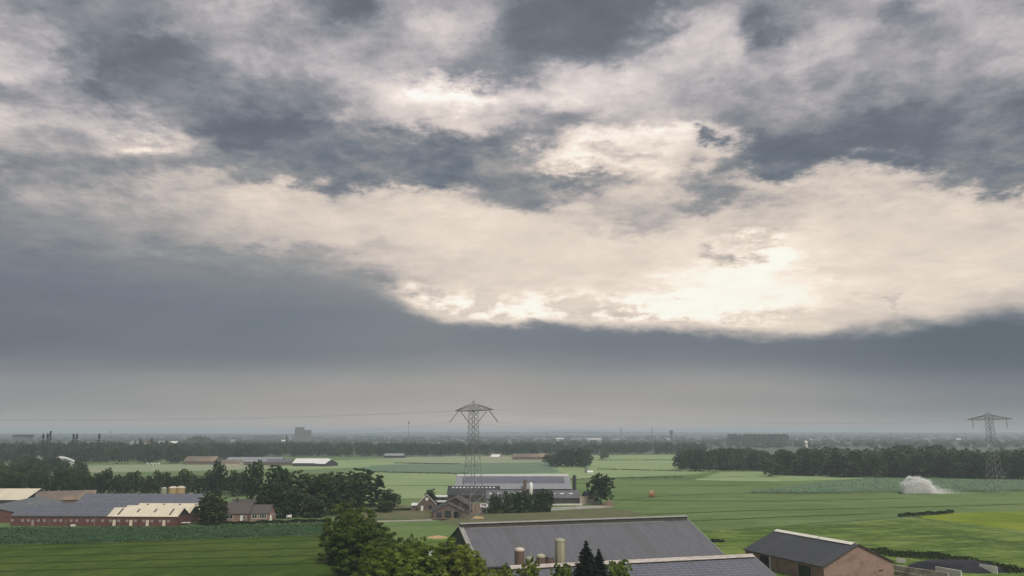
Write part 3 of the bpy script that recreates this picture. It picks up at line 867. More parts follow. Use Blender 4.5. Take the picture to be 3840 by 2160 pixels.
hedge('dark hedge at the back of the dry lawn', (1400, 1918), (1540, 1913), 1.2, 1.2, dens=40, seed=3)
hedge('short dark hedge strip at the corner of the lime field', (3372, 1938), (3574, 1925), 1.6, 1.6, dens=50, seed=4)
hedge('thin dark ditch growth across the pale fields at centre', (2070, 1800), (2560, 1790), .9, .8, 'leaf_scrub', .7, 8, seed=5, name='ditch_growth')
hedge('thin dark ditch growth below the right fields of the copse', (2240, 1760), (2690, 1771), 1.0, 2.0, 'leaf_scrub', .8, 8, seed=6, name='ditch_growth')
hedge('faint ditch line at the far edge of the pale fields', (2210, 1726), (2560, 1726), 1.0, 2.0, 'leaf_scrub', .9, 7, seed=7, name='ditch_growth')
hedge('dark ditch line below the blue green crop', (1400, 1771), (1760, 1778), 1.0, 1.6, 'leaf_scrub', .8, 12, seed=8, name='ditch_growth')
hedge('faint ditch line above the blue green crop', (1480, 1737), (1720, 1741), 1.0, 2.0, 'leaf_scrub', .9, 8, seed=9, name='ditch_growth')
hedge('dark grassy bank behind the pink brick barn', (3230, 2072), (3560, 2098), 1.4, 9.0, 'leaf_scrub', .5, 110, seed=10, name='grassy_bank', cat='bank')
hedge('grassy bank round the far end of the black silage heap', (3560, 2098), (3830, 2150), 1.3, 7.0, 'leaf_scrub', .5, 90, seed=11, name='grassy_bank', cat='bank')
hedge('dark shrubs along the meadow edge under the front trees', (1240, 2060), (1290, 2160), 3.0, 4.0, 'leaf_hedge', .6, 60, seed=12, name='shrubs', cat='shrub')
hedge('short dark hedge on the yard behind the large barn', (2664, 2034), (2716, 2032), 1.0, 1.6, dens=70, seed=14)
hedge('garden shrubs left of the brick house', (755, 1958), (850, 1953), 2.2, 3.0, 'leaf_scrub', .6, 60, seed=13, name='shrubs', cat='shrub')

# --- standing maize: leaf sprays over the whole strip
def crop(label, pts, h, dens, leaf, mat, seed):
    poly = [G(u, v) for u, v in pts]
    P = np.array([(p[0], p[1]) for p in poly])
    rg = np.random.default_rng(seed)
    x0, y0 = P.min(0); x1, y1 = P.max(0)
    n = int((x1 - x0) * (y1 - y0) * dens)
    Q = np.stack([rg.uniform(x0, x1, n), rg.uniform(y0, y1, n)], -1)
    Q[:, 1] = y0 + np.round((Q[:, 1] - y0) / .75) * .75 + rg.normal(0, .08, n)
    ins = np.zeros(n, bool)
    j = len(P) - 1
    for i in range(len(P)):
        c = ((P[i, 1] > Q[:, 1]) != (P[j, 1] > Q[:, 1])) & (Q[:, 0] < (P[j, 0] - P[i, 0]) * (Q[:, 1] - P[i, 1]) / (P[j, 1] - P[i, 1] + 1e-9) + P[i, 0])
        ins ^= c
        j = i
    Q = Q[ins]
    c = np.concatenate([Q, (h * rg.uniform(.25, 1, len(Q)))[:, None]], 1)
    nr = np.stack([rg.normal(0, .6, len(Q)), rg.normal(-.3, .6, len(Q)), rg.normal(.8, .4, len(Q))], -1)
    v, f = leaf_quads(c, nr, leaf, rg)
    o = link('maize_crop', np_mesh('maize_crop', v, f), MATS[mat])
    return tag(o, label, 'crop', kind='stuff')
crop('blue green maize standing before the left farm', [(-260, 2052), (0, 2046), (420, 2037), (760, 2026), (1100, 2013), (1235, 2008), (1238, 1970), (1000, 1976), (760, 1982), (640, 1984), (0, 1986), (-260, 1987)], 1.25, 9.0, .55, 'leaf_maize', 1)
crop('blue green maize strip before the broad right wood', [(2800, 1849), (3100, 1812), (3260, 1797), (3900, 1806), (3960, 1842), (3400, 1846), (3000, 1850)], 1.4, 4.5, .75, 'leaf_maize_pale', 2)
# ------------------------------------------------------------------ buildings
def roof_prof(W_, he, hr, over, th):
    s = (hr - he) / (W_ / 2)
    ye = W_ / 2 + over; ze = he - s * over
    return [(-ye, ze), (-ye, ze + th), (0, hr + th), (ye, ze + th), (ye, ze), (0, hr)]

def gable_shell(root, L, W_, he, hr, wall, roof, over=.4, th=.18, x0=None, x1=None, endover=.35, y=0.0, wallname='wall'):
    """walls with gables and a pitched roof, ridge along local x at local y"""
    x0 = -L / 2 if x0 is None else x0
    x1 = L / 2 if x1 is None else x1
    if wall:
        MB().prism_x([(y - W_ / 2, -.3), (y + W_ / 2, -.3), (y + W_ / 2, he - .06), (y, hr - .06), (y - W_ / 2, he - .06)], x0, x1).build(wallname, MATS[wall], root)
    pr = [(a + y, z) for a, z in roof_prof(W_, he, hr, over, th)]
    b = MB()
    n = 6
    # two slabs that share the ridge
    b.prism_x([pr[0], pr[5], pr[2], pr[1]], x0 - endover, x1 + endover)
    b.prism_x([pr[5], pr[4], pr[3], pr[2]], x0 - endover, x1 + endover)
    return b.build('roof', MATS[roof], root)

_panel_cache = {}
def panel_mesh(w, h):
    k = (round(w, 2), round(h, 2))
    if k not in _panel_cache:
        b = MB()
        fr = .05
        b.box(-w / 2, w / 2, -h / 2, h / 2, 0, .045, 1)
        b.add([(-w / 2 + fr, -h / 2 + fr, .05), (w / 2 - fr, -h / 2 + fr, .05), (w / 2 - fr, h / 2 - fr, .05), (-w / 2 + fr, h / 2 - fr, .05)], [(0, 1, 2, 3)], 0)
        me = b.mesh('solar_panel')
        me.materials.append(MATS['solar_cell']); me.materials.append(MATS['solar_frame'])
        _panel_cache[k] = me
    return _panel_cache[k]

def panels(roof, W_, he, hr, th, x0, x1, pw, gap, ph, rows, t0, y=0.0, skip=None):
    """solar panels on the near slope; t0 is the distance of the lowest row from the eave, up the slope"""
    s = (hr - he) / (W_ / 2); ang = math.atan(s)
    n = int((x1 - x0) // (pw + gap))
    me = panel_mesh(pw, ph)
    for r in range(rows):
        t = t0 + (r + .5) * (ph + .05)
        yy = -W_ / 2 + t * math.cos(ang); zz = he + t * math.sin(ang) + th / math.cos(ang) + .05
        for i in range(n):
            if skip and skip(i, r): continue
            link('solar_panel', me, None, roof, (x0 + (i + .5) * (pw + gap), y + yy, zz), (ang, 0, 0))

def slope_box(root, name, mat, W_, he, hr, th, x0, x1, t0, t1, y=0.0, lift=.03, thick=.05, side=-1):
    """thin plate lying on a roof slope (side -1 near, +1 far) between t0 and t1 up from the eave"""
    s = (hr - he) / (W_ / 2); ang = math.atan(s)
    o = MB().box(x0, x1, t0, t1, 0, thick).build(name, MATS[mat], root)
    yy = side * W_ / 2 + y
    if side < 0:
        o.location = (0, yy, he + th / math.cos(ang) + lift); o.rotation_euler = (ang, 0, 0)
    else:
        o.location = (0, yy, he + th / math.cos(ang) + lift); o.rotation_euler = (ang, 0, math.pi)
    return o

def window(root, x, z, w, h, y, out=-1, frame='paint_white', pane='glass_dark', fr=.09, name='window', bars=0):
    """framed window on a wall that faces local y*out"""
    f = MB()
    y0, y1 = (y - .07, y + .02) if out < 0 else (y - .02, y + .07)
    f.box(x - w / 2, x + w / 2, y0, y1, z, z + fr); f.box(x - w / 2, x + w / 2, y0, y1, z + h - fr, z + h)
    f.box(x - w / 2, x - w / 2 + fr, y0, y1, z + fr, z + h - fr); f.box(x + w / 2 - fr, x + w / 2, y0, y1, z + fr, z + h - fr)
    for k in range(bars):
        xb = x - w / 2 + w * (k + 1) / (bars + 1)
        f.box(xb - fr / 2, xb + fr / 2, y0, y1, z + fr, z + h - fr)
    o = f.build(name, MATS[frame], root)
    yp = (y - .03, y + .01) if out < 0 else (y - .01, y + .03)
    MB().box(x - w / 2 + fr, x + w / 2 - fr, yp[0], yp[1], z + fr, z + h - fr).build('pane', MATS[pane], o)
    return o

def door(root, x, z, w, h, y, mat='door_cream', frame=None, out=-1):
    y0, y1 = (y - .06, y + .02) if out < 0 else (y - .02, y + .06)
    o = MB().box(x - w / 2, x + w / 2, y0, y1, z, z + h).build('door', MATS[mat], root)
    ym = y0 - .05 if out < 0 else y1
    MB().box(x + w * .32, x + w * .40, ym, ym + .05, z + h * .45, z + h * .48).build('handle', MATS['steel_dark'], o)
    return o

def PL(x, y, z=0): return (x * 1.012, y * 1.05, z)      # plan position of the farm buildings

# ============ large grey barn in the foreground
b = thing('barn', 'large grey roofed barn with mossy ridge vent in the foreground', 'barn', PL(18.4, 223.1), R(17.1))
L_, W_, he, hr = 68.6, 38.2, 3.5, 10.9
rf = gable_shell(b, L_, W_, he, hr, 'cladding_green', 'roof_grey', .5, .2)
slope_box(b, 'verge', 'roof_edge_light', W_, he, hr, .2, -L_ / 2 - .34, -L_ / 2 + .9, -.3, 20.6, lift=.02, thick=.06)
slope_box(b, 'verge', 'roof_edge_light', W_, he, hr, .2, L_ / 2 + .1, L_ / 2 + .33, -.3, 20.6, lift=.02, thick=.06)
MB().box(-L_ / 2 + .2, L_ / 2 - .2, -.95, .95, hr - .1, hr + .78).build('ridge_vent', MATS['ridge_moss'], b)
MB().prism_x([(-1.25, hr + .79), (1.25, hr + .79), (1.25, hr + .88), (0, hr + 1.08), (-1.25, hr + .88)], -L_ / 2 - .1, L_ / 2).build('ridge_cap', MATS['roof_edge_light'], b)
slope_box(b, 'ridge_flashing', 'ridge_moss', W_, he, hr, .2, -L_ / 2 + 1.2, L_ / 2 - .3, 19.25, 20.2, lift=.02, thick=.05)
slope_box(b, 'ridge_lap', 'roof_edge_light', W_, he, hr, .2, -L_ / 2 + 2.4, L_ / 2 - 8, 18.95, 19.2, lift=.015, thick=.03)
MB().box(-L_ / 2, L_ / 2, -W_ / 2 - .62, -W_ / 2 - .5, 3.05, 3.22).build('gutter', MATS['steel_dark'], b)
for i in range(6):
    boxpart('pillar', b, MATS['concrete_wall'], -L_ / 2 + 3 + i * 12.4, -L_ / 2 + 3.4 + i * 12.4, -W_ / 2 - .12, -W_ / 2 - .01, -.3, 3.2)

# ============ solar barn in front of it
b = thing('barn', 'low barn with solar panels and pale worn ridge at the bottom edge', 'barn', PL(29.2, 188.0), R(16.6))
L_, W_, he, hr = 62.5, 18.5, 2.7, 6.0
rf = gable_shell(b, L_, W_, he, hr, 'brick_pink', 'roof_grey', .4, .16)
panels(rf, W_, he, hr, .16, -3.2, L_ / 2 - 1.9, 1.62, .10, 1.02, 7, .3)
slope_box(b, 'ridge_sheet', 'ridge_pale', W_, he, hr, .16, -L_ / 2 - .2, L_ / 2 - .2, 8.2, 9.82, lift=.34, thick=.06)
slope_box(b, 'ridge_sheet', 'ridge_pale', W_, he, hr, .16, -L_ / 2 - .2, L_ / 2 - .2, 8.55, 9.82, side=1, lift=.30, thick=.06)
MB().box(-L_ / 2, L_ / 2 - .5, -1.3, 1.3, hr - .3, hr + .02).build('ridge_vent', MATS['opening_dark'], b)  # near-black box, colours in the shadow gap below the raised ridge sheets
# low cross building at its left end
b = thing('shed', 'small grey roofed shed behind the garden trees at the bottom edge', 'shed', PL(-1.5, 171.0), R(106.6))
gable_shell(b, 16, 9, 2.7, 5.4, 'brick_pink', 'roof_light', .3, .14)
door(b, 2, 0, 1.1, 2.1, -4.5, 'door_green')

# ============ silos between the two barns
def silo(name, label, u, Y, vtop, wpx, body, lid, group=None, conic=True, ribs=0):
    Y *= 1.05; X = xat(u, Y, 2060); h = hgt(vtop, Y); r = wpx * Y / FPX / 2
    o = thing(name, label, 'silo', (X, Y, 0), 0, group)
    if conic:
        MB().lathe([(r * .02, 1.2), (r * .3, 1.25), (r, h * .42), (r, h - .55)], 18).build('body', MATS[body], o, True)
        for k in range(4):
            a = math.pi / 4 + k * math.pi / 2
            MB().tube((r * .95 * math.cos(a), r * .95 * math.sin(a), -.1), (r * .95 * math.cos(a), r * .95 * math.sin(a), h * .45), .07).build('leg', MATS['steel'], o)
    else:
        MB().lathe([(r, -.2), (r, h - .55)], 18).build('body', MATS[body], o, True)
    MB().lathe([(r * 1.05, h - .75), (r * 1.05, h - .5), (r * .9, h - .22), (r * .35, h), (.01, h)], 18).build('lid', MATS[lid], o, False)
    for k in range(ribs):
        a = -math.pi / 2 - .9 + k * 1.8 / max(1, ribs - 1)
        MB().tube((r * 1.01 * math.cos(a), r * 1.01 * math.sin(a), h * .43), (r * 1.01 * math.cos(a), r * 1.01 * math.sin(a), h - .8), .04).build('rib', MATS['steel'], o)
    lx, ly = r * 1.12 * math.cos(-2.4), r * 1.12 * math.sin(-2.4)
    ld = MB()
    for s in (-.2, .2):
        ld.tube((lx + s, ly, 0), (lx + s, ly, h - .3), .03, seg=4)
    for k in range(int(h / .6)):
        ld.tube((lx - .2, ly, .4 + k * .6), (lx + .2, ly, .4 + k * .6), .02, seg=4)
    ld.build('ladder', MATS['steel'], o)
    return o
silo('silo', 'tall cream feed silo before the grey barn roof', 2100, 197.5, 2018, 37, 'silo_cream', 'silo_green', ribs=3)
silo('silo', 'brown silo with pale lid at the corner of the grey barn', 1948, 193, 2053, 35, 'silo_brown', 'silo_lid', conic=False)
silo('tank', 'brown squat tank, left of the pair beside the cream silo', 2028, 195, 2077, 32, 'silo_brown', 'silo_cream', conic=False)
silo('tank', 'brown squat tank next to the cream silo', 2061, 196, 2080, 32, 'silo_brown', 'roof_grey', conic=False)
silo('tank', 'pale green tank top beside the brown silo', 1988, 194, 2086, 34, 'silo_green', 'silo_green', conic=False)

# ============ brick barn at the right
b = thing('barn', 'pink brick barn with slate roof and white ridge skylight', 'barn', PL(79.4, 210.6), R(110))
L_, W_, he, hr = 31.0, 21.6, 4.0, 8.6
rf = gable_shell(b, L_, W_, he, hr, 'brick_pink', 'roof_slate', .45, .2)
# fascias on the near gable
for s in (-1, 1):
    MB().add([(-L_ / 2 - .37, s * 11.3, 3.72), (-L_ / 2 - .37, 0, 8.6), (-L_ / 2 - .37, 0, 8.86), (-L_ / 2 - .37, s * 11.3, 3.98),
              (-L_ / 2 - .43, s * 11.3, 3.72), (-L_ / 2 - .43, 0, 8.6), (-L_ / 2 - .43, 0, 8.86), (-L_ / 2 - .43, s * 11.3, 3.98)],
             [(0, 1, 2, 3), (7, 6, 5, 4), (0, 4, 5, 1), (3, 2, 6, 7), (0, 3, 7, 4), (1, 5, 6, 2)]).build('fascia', MATS['brick_dark'], b)
for x0, x1 in ((-L_ / 2 + .9, -2.6), (-2.2, L_ / 2 - .2)):
    for side in (1, -1):
        o = slope_box(b, 'ridge_skylight', 'ridge_white', W_, he, hr, .2, x0 if side < 0 else -x1, x1 if side < 0 else -x0, 10.55, 11.78, side=side, lift=.16, thick=.08)
# openings of the long left wall (local +y)
yw = W_ / 2
MB().box(5.0, 9.2, yw - .4, yw + .04, -.2, 3.4).build('opening', MATS['opening_dark'], b)
MB().box(4.6, 5.0, yw - .1, yw + .16, -.2, 3.7).build('post', MATS['paint_white'], b)
door(b, -8.8, -.1, 4.6, 3.4, yw, 'door_green', out=1)
for x in (-11.4, -6.2, 2.2):
    boxpart('pier', b, MATS['brick_pink'], x - .25, x + .25, yw - .05, yw + .22, -.2, 3.6)
window(b, 11.6, 1.5, 1.1, 1.0, yw, 1)
MB().box(-L_ / 2 - .06, -L_ / 2 + .02, -7.5, -5.9, 2.0, 2.3).build('vent', MATS['brick_dark'], b)

# ============ silage clamp beside it
def clampwall(label, a, b_, h, w=.5, mat='concrete_wall'):
    ax, ay, _ = a; bx, by, _ = b_
    L = math.hypot(bx - ax, by - ay)
    o = thing('concrete_wall', label, 'wall', (ax, ay, 0), math.atan2(by - ay, bx - ax))
    n = max(2, int(L / 2.4)); st = L / n
    for i in range(n):
        MB().prism_x([(-w / 2, -.2), (w / 2, -.2), (w * .3, h + random.uniform(-.03, .03)), (-w * .3, h + random.uniform(-.03, .03))], i * st + .02, (i + 1) * st - .02).build('wall_panel', MATS[mat], o)
    return o
clampwall('long stained concrete silage wall beside the pink brick barn', G(3345, 2119, 1.6), G(3556, 2150, 1.6), 1.7, .9)
clampwall('low concrete wall at the bottom edge right of the brick barn', G(3345, 2140, .8), G(3480, 2166, .8), 1.0, .8)
clampwall('white end wall in front of the black silage heap', G(3508, 2124, 2.0), G(3604, 2140, 2.0), 2.0, .5, 'concrete_white')
clampwall('white end wall at the right of the black silage heap', G(3672, 2114, 2.0), G(3738, 2122, 2.0), 1.9, .5, 'concrete_white')
clampwall('short white wall just behind the long silage wall', G(3362, 2095, 1.0), G(3395, 2098, 1.0), 1.2, .4, 'concrete_white')
heap('silage_heap', 'black plastic covered silage heap between white end walls', 'silage heap', 3592, 2132, 12.5, 7.5, 2.1, 'tarp_black', 2, R(-16))

# yard things by the main barn
o = thing('shipping_box', 'white box roof beside the dark gable of the large barn', 'container', (*at(1640, 238), 0), R(17))
MB().box(-2.4, 2.4, -1.2, 1.2, .1, 2.5).build('body', MATS['paint_white'], o)
MB().box(-2.5, 2.5, -1.3, 1.3, 2.51, 2.62).build('lid', MATS['roof_white'], o)
heap('sand_heap', 'orange sand heap in the grass left of the large barn', 'heap', 1640, 2016, 4.2, 3.0, .8, 'sand', 3)
heap('soil_heap', 'sandy soil heap at the foot of the near pylon', 'heap', 1795, 1943, 3.0, 2.0, .9, 'sand', 4)
heap('manure_heap', 'brown heap beside the round tree and silage wall', 'heap', 2282, 1896, 3.4, 2.6, 2.8, 'earth', 5)

# ============ left farm: three-span barn
b = thing('barn', 'long red brick barn with solar roofs and cream roofs in a sawtooth', 'barn', PL(-162.3, 310.0), R(-2.5))
HE, HR, SP = 3.7, 6.4, 10.0
XL, XM, XR = -33.6, 5.6, 33.4
MB().box(XL, XR, 0, 3 * SP - .02, -.3, HE - .1).build('wall', MATS['brick_red'], b)
for k in range(3):
    yc = SP * (k + .5)
    dx = 0
    for x0, x1, rm in ((XL + dx, XM - .36, 'roof_bluegrey'), (XM, XR, 'roof_cream')):
        MB().prism_x([(yc - SP / 2 + .03, HE - .09), (yc + SP / 2 - .03, HE - .09), (yc, HR - .06)], x0 + .1, x1 - .1).build('gable', MATS['cladding_green'], b)
        rf = gable_shell(b, 0, SP, HE, HR, None, rm, .02 if k else .35, .14, x0, x1, .0 if rm == 'roof_bluegrey' else .3, yc)
        if rm == 'roof_bluegrey':
            panels(rf, SP, HE, HR, .14, x0 + 1.2, x1 - .4, 1.02, .16, 1.72, 3, .25, yc)
        else:
            for j in range(4):
                xs = x0 + 3.2 + j * 6.9
                if k == 0:
                    slope_box(b, 'skylight', 'roof_tile', SP, HE, HR, .14, xs, xs + .7, .6 if j in (0, 3) else 2.4, 5.0 if j in (0, 3) else 4.6, yc)
                elif k == 2:
                    slope_box(b, 'roof_vent', 'roof_tile', SP, HE, HR, .14, xs, xs + .9, 4.3, 5.1, yc)
uX = lambda u: xat(u, 325.5, 1950) + 164.2
for u in (431, 495, 558, 621):
    door(b, uX(u), 0, 1.15, 2.3, -.0, 'door_cream')
door(b, uX(118), 0, 1.0, 2.2, 0, 'glass_grey'); door(b, uX(245), 0, .9, 2.1, 0, 'brick_brown'); door(b, uX(182), 0, .9, 2.1, 0, 'brick_brown')
for u in (38, 78, 100, 140, 162, 203, 225, 266, 287, 328, 348, 387, 416, 448, 480, 512, 543, 575, 606, 638):
    window(b, uX(u), 1.45, 1.05, .95, 0, -1, 'glass_grey', 'glass_grey', .1)
boxpart('downpipe', b, MATS['glass_grey'], uX(356), uX(356) + .15, -.2, -.04, 0, 3.5)
o = thing('white_trough', 'white trough standing before the red brick wall', 'trough', (xat(275, 322.5, 1960), 322.5, 0), 0)
MB().prism_x([(-.45, .1), (.45, .1), (.55, .8), (-.55, .8)], -.75, .75).build('tub', MATS['paint_white'], o)
for s in (-.6, .6): boxpart('leg', o, MATS['steel'], s - .05, s + .05, -.3, .3, -.05, .1)
o = thing('trailer', 'flat pale trailer parked by the dark gable of the sawtooth barn', 'trailer', G(688, 1968), R(14))
MB().box(-2.6, 2.6, -1.0, 1.0, .7, .95).build('bed', MATS['concrete_white'], o)
for sx in (-1.2, 1.2):
    for sy in (-.9, .9): MB().tube((sx, sy - .1, .35), (sx, sy + .1, .35), .35, seg=10).build('wheel', MATS['rubber'], o)
MB().tube((2.6, 0, .7), (3.8, 0, .5), .06).build('drawbar', MATS['steel_dark'], o)

# solar barn behind, and neighbours
b = thing('barn', 'solar roofed barn rising behind the sawtooth barn', 'barn', PL(-164.0, 356.0), R(-1.5))
rf = gable_shell(b, 55, 21, 4.2, 8.6, 'cladding_dark', 'roof_bluegrey', .4, .16)
panels(rf, 21, 4.2, 8.6, .16, -27.0, 27.2, 1.02, .16, 1.72, 6, .25)
b = thing('barn', 'low grey roofed barn at the left edge, ridge running away', 'barn', PL(-216, 346), R(101))
gable_shell(b, 54, 22, 3.6, 6.3, 'brick_red', 'roof_bluegrey', .4, .15)
slope_box(b, 'skylight', 'roof_light', 22, 3.6, 6.3, .15, -3, 3, 5, 5.8)
b = thing('barn', 'cream roofed barn at the far left edge', 'barn', PL(-257, 392), R(1))
gable_shell(b, 48, 26, 4.0, 8.3, 'cladding_dark', 'roof_cream', .4, .15)
b = thing('barn', 'brown roofed barn between the cream and the solar roofs', 'barn', PL(-222, 396), R(24))
gable_shell(b, 26, 22, 3.4, 7.0, 'brick_brown', 'roof_brown', .4, .15)
b = thing('shed', 'small white roofed shed beside the cream roof at left', 'shed', (xat(143, 420, 1850), 420, 0), 0)
gable_shell(b, 5, 5, 5.2, 6.2, 'wall_beige', 'roof_white', .2, .12)
def far_silo(label, u, Y, vtop, wpx, mat, lid='silo_lid', cat='silo'):
    Y *= 1.05; X = xat(u, Y, 1840); h = hgt(vtop, Y); r = wpx * Y / FPX / 2
    o = thing('silo', label, cat, (X, Y, 0))
    MB().lathe([(r, -.2), (r, h - .9)], 16).build('body', MATS[mat], o, True)
    MB().lathe([(r * 1.06, h - 1.0), (r * 1.06, h - .7), (r * .5, h - .1), (.01, h)], 16).build('lid', MATS[lid], o)
far_silo('tan silo, left of the pair behind the solar roofs', 648, 384, 1823, 30, 'silo_tan')
far_silo('tan silo, right of the pair behind the solar roofs', 678, 385, 1822, 30, 'silo_tan')
far_silo('pale green silo left of the tan pair', 615, 388, 1826, 20, 'silo_green', 'silo_green')
far_silo('low white domed tank right of the tan pair', 716, 386, 1850, 24, 'paint_white', 'paint_white', 'tank')

# brick house of the left farm
b = thing('farmhouse', 'brick house with dark tiled roof and white framed windows', 'house', PL(-113.4, 331.0), R(-1.5))
gable_shell(b, 11.6, 9.5, 3.1, 6.9, 'brick_pink', 'roof_tile', .35, .16)
window(b, -2.2, .9, 2.9, 1.6, -4.75, bars=1); door(b, 2.9, 0, 1.0, 2.2, -4.75, 'paint_white'); window(b, 4.1, .6, .8, 1.7, -4.75)
MB().box(-1.6, -.9, .3, 1.0, 6.4, 8.9).build('chimney', MATS['brick_dark'], b)
MB().box(-1.7, -.8, .2, 1.1, 8.91, 9.05).build('chimney_cap', MATS['roof_light'], b)
boxpart('downpipe', b, MATS['brick_red'], 5.72, 5.92, -4.95, -4.76, 0, 3.0)
b = thing('house_wing', 'lower brick wing of the house with two wide white windows', 'house', PL(-103.6, 331.6), R(-1.5))
gable_shell(b, 7.6, 8.6, 3.0, 6.0, 'brick_pink', 'roof_tile', .3, .16)
window(b, -2.0, .8, 2.2, 1.9, -4.3, bars=1, fr=.16); window(b, 1.5, .8, 3.0, 1.9, -4.3, bars=2, fr=.16)
MB().box(3.9, 5.4, -3.6, .5, 0, 2.6).build('porch', MATS['brick_pink'], b); door(b, 4.6, 0, .9, 2.1, -3.6, 'paint_white')
b = thing('outbuilding', 'dark roofed outbuilding behind the brick house', 'outbuilding', PL(-114, 346), R(-2))
gable_shell(b, 15, 8, 3.6, 7.0, 'brick_brown', 'roof_tile', .3, .16)
o = thing('garden_bench', 'white garden bench in the shade right of the brick house', 'bench', G(1083, 1944), R(10))
MB().box(-1.1, 1.1, -.25, .3, .42, .5).build('seat', MATS['paint_white'], o)
MB().box(-1.1, 1.1, .3, .38, .6, 1.5).build('backrest', MATS['paint_white'], o)
for s in (-1, 1): boxpart('leg', o, MATS['paint_white'], s - .06, s + .06, -.22, .34, -.05, .42)

# ============ centre farm
b = thing('barn', 'long grey barn with solar roof and white ridge at the centre farm', 'barn', PL(.5, 460), R(.6))
L_, W_, he, hr = 66, 33, 4.6, 10.6
rf = gable_shell(b, L_, W_, he, hr, 'cladding_dark', 'roof_light', .5, .2)
panels(rf, W_, he, hr, .2, -29.5, 31.0, 1.02, .08, 1.72, 6, 7.0)
MB().box(-32.6, 32.6, -.9, .9, hr + .1, hr + 1.3).build('ridge_vent', MATS['roof_white'], b)
boxpart('chimney', b, MATS['silo_brown'], 5.6, 7.6, -17.8, -16.3, 3.5, 9.5)
b = thing('silo', 'dark silo at the right end of the solar roofed barn', 'silo', PL(36.5, 463))
MB().lathe([(1.1, -.2), (1.1, 10.6)], 12).build('body', MATS['steel_dark'], b, True); MB().lathe([(1.2, 10.5), (.9, 11.0), (.01, 11.5)], 12).build('lid', MATS['steel_dark'], b)
b = thing('silo', 'white silo standing before the solar roofed barn', 'silo', (xat(1991, 458, 1840), 458, 0))
MB().lathe([(.2, 1.5), (1.1, 3.2), (1.1, 8.0), (.5, 8.6), (.01, 8.7)], 14).build('body', MATS['paint_white'], b, True)
for k in range(4): MB().tube((math.cos(k * 1.57), math.sin(k * 1.57), -.1), (math.cos(k * 1.57), math.sin(k * 1.57), 3.3), .06).build('leg', MATS['steel'], b)
b = thing('barn', 'dark roofed barn with a row of white skylights behind the pylon', 'barn', PL(-20.3, 424), R(.5))
L_, W_, he, hr = 27.5, 17, 3.4, 7.4
gable_shell(b, L_, W_, he, hr, 'brick_dark', 'cladding_dark', .4, .16)
for i in range(12): slope_box(b, 'skylight', 'skylight', W_, he, hr, .16, -11.8 + i * 2.0, -10.7 + i * 2.0, 7.0, 8.1)
b = thing('barn', 'grey roofed barn with pale skylights behind the tree row', 'barn', PL(-4.0, 405), R(.5))
gable_shell(b, 18, 13, 3.2, 6.6, 'cladding_grey', 'roof_grey', .4, .16)
for i in range(4): slope_box(b, 'skylight', 'skylight', 13, 3.2, 6.6, .16, -7.6 + i * 4.2, -6.0 + i * 4.2, 3.4, 4.5)
b = thing('barn', 'low grey barn with three skylights right of the tree row', 'barn', PL(25.6, 409), R(.5))
gable_shell(b, 17.5, 13, 3.0, 6.2, 'brick_dark', 'roof_grey', .4, .16)
for i in range(3): slope_box(b, 'skylight', 'skylight', 13, 3.0, 6.2, .16, -5.6 + i * 4.6, -3.6 + i * 4.6, 3.3, 4.4)
clampwall('beige silage wall between the low barn and the round tree', PL(34.2, 402), PL(42.6, 402.5), 3.9, .5, 'wall_beige')
heap('tarp_heap', 'black covered heap behind the beige silage wall', 'silage heap', 2212, 1882, 6, 4, 5.0, 'tarp_black', 6)
clampwall('low pale kerb wall along the centre farm yard', PL(19.4, 396), PL(35, 397), .7, .5, 'concrete_white')
b = thing('shed', 'brick shed with dark doors at the foot of the pylon', 'shed', PL(-27.2, 343.5), R(92))
gable_shell(b, 12, 13.0, 2.6, 5.7, 'brick_brown', 'roof_tile', .4, .16)
# openings on the near gable (local -x)
for y0, y1, zt, m in ((2.8, 5.0, 2.3, 'cladding_dark'), (-1.2, 1.4, 3.0, 'cladding_green'), (-4.8, -2.4, 2.6, 'opening_dark')):
    MB().box(-6.1, -5.95, y0, y1, -.1, zt).build('door', MATS[m], b)
for y in (-1.5, -2.1): boxpart('post', b, MATS['concrete_wall'], -6.2, -5.98, y - .12, y + .12, -.1, 3.0)
b = thing('barn', 'old brick barn with a long sweeping roof behind the pylon', 'barn', PL(-25.0, 360), R(88))
MB().prism_x([(-6.5, -.3), (10, -.3), (10, 2.0), (0, 7.1), (-6.5, 3.6)], -8, 8).build('wall', MATS['brick_dark'], b)
MB().prism_x([(0, 7.15), (0, 7.35), (-7.0, 3.5), (-7.0, 3.3)], -8.4, 8.4).build('roof', MATS['roof_tile'], b)
MB().prism_x([(10.6, 1.75), (10.6, 1.95), (0, 7.35), (0, 7.15)], -8.4, 8.4).build('roof', MATS['roof_grey'], b)
b = thing('farmhouse', 'small gabled brick house with white bargeboards on the dry lawn', 'house', PL(-39.8, 374), R(93))
gable_shell(b, 11, 8.2, 3.0, 7.3, 'brick_brown', 'roof_tile', .4, .18)
for s in (-1, 1):
    MB().add([(-5.88, s * 4.5, 2.55), (-5.88, 0, 7.28), (-5.88, 0, 7.62), (-5.88, s * 4.5, 2.9), (-5.95, s * 4.5, 2.55), (-5.95, 0, 7.28), (-5.95, 0, 7.62), (-5.95, s * 4.5, 2.9)],
             [(0, 1, 2, 3), (7, 6, 5, 4), (0, 4, 5, 1), (3, 2, 6, 7), (0, 3, 7, 4), (1, 5, 6, 2)]).build('bargeboard', MATS['paint_white'], b)
MB().tube((-5.45, 0, 5.3), (-5.6, 0, 5.3), .75, seg=14).build('round_window', MATS['paint_white'], b)
MB().box(-5.58, -5.48, 1.6, 2.7, 0, 2.2).build('door', MATS['paint_white'], b)
MB().box(-5.58, -5.48, -2.4, -1.0, .9, 2.2).build('window', MATS['glass_dark'], b)
MB().box(-1.2, -.4, -.4, .4, 7.0, 9.2).build('chimney', MATS['brick_dark'], b)
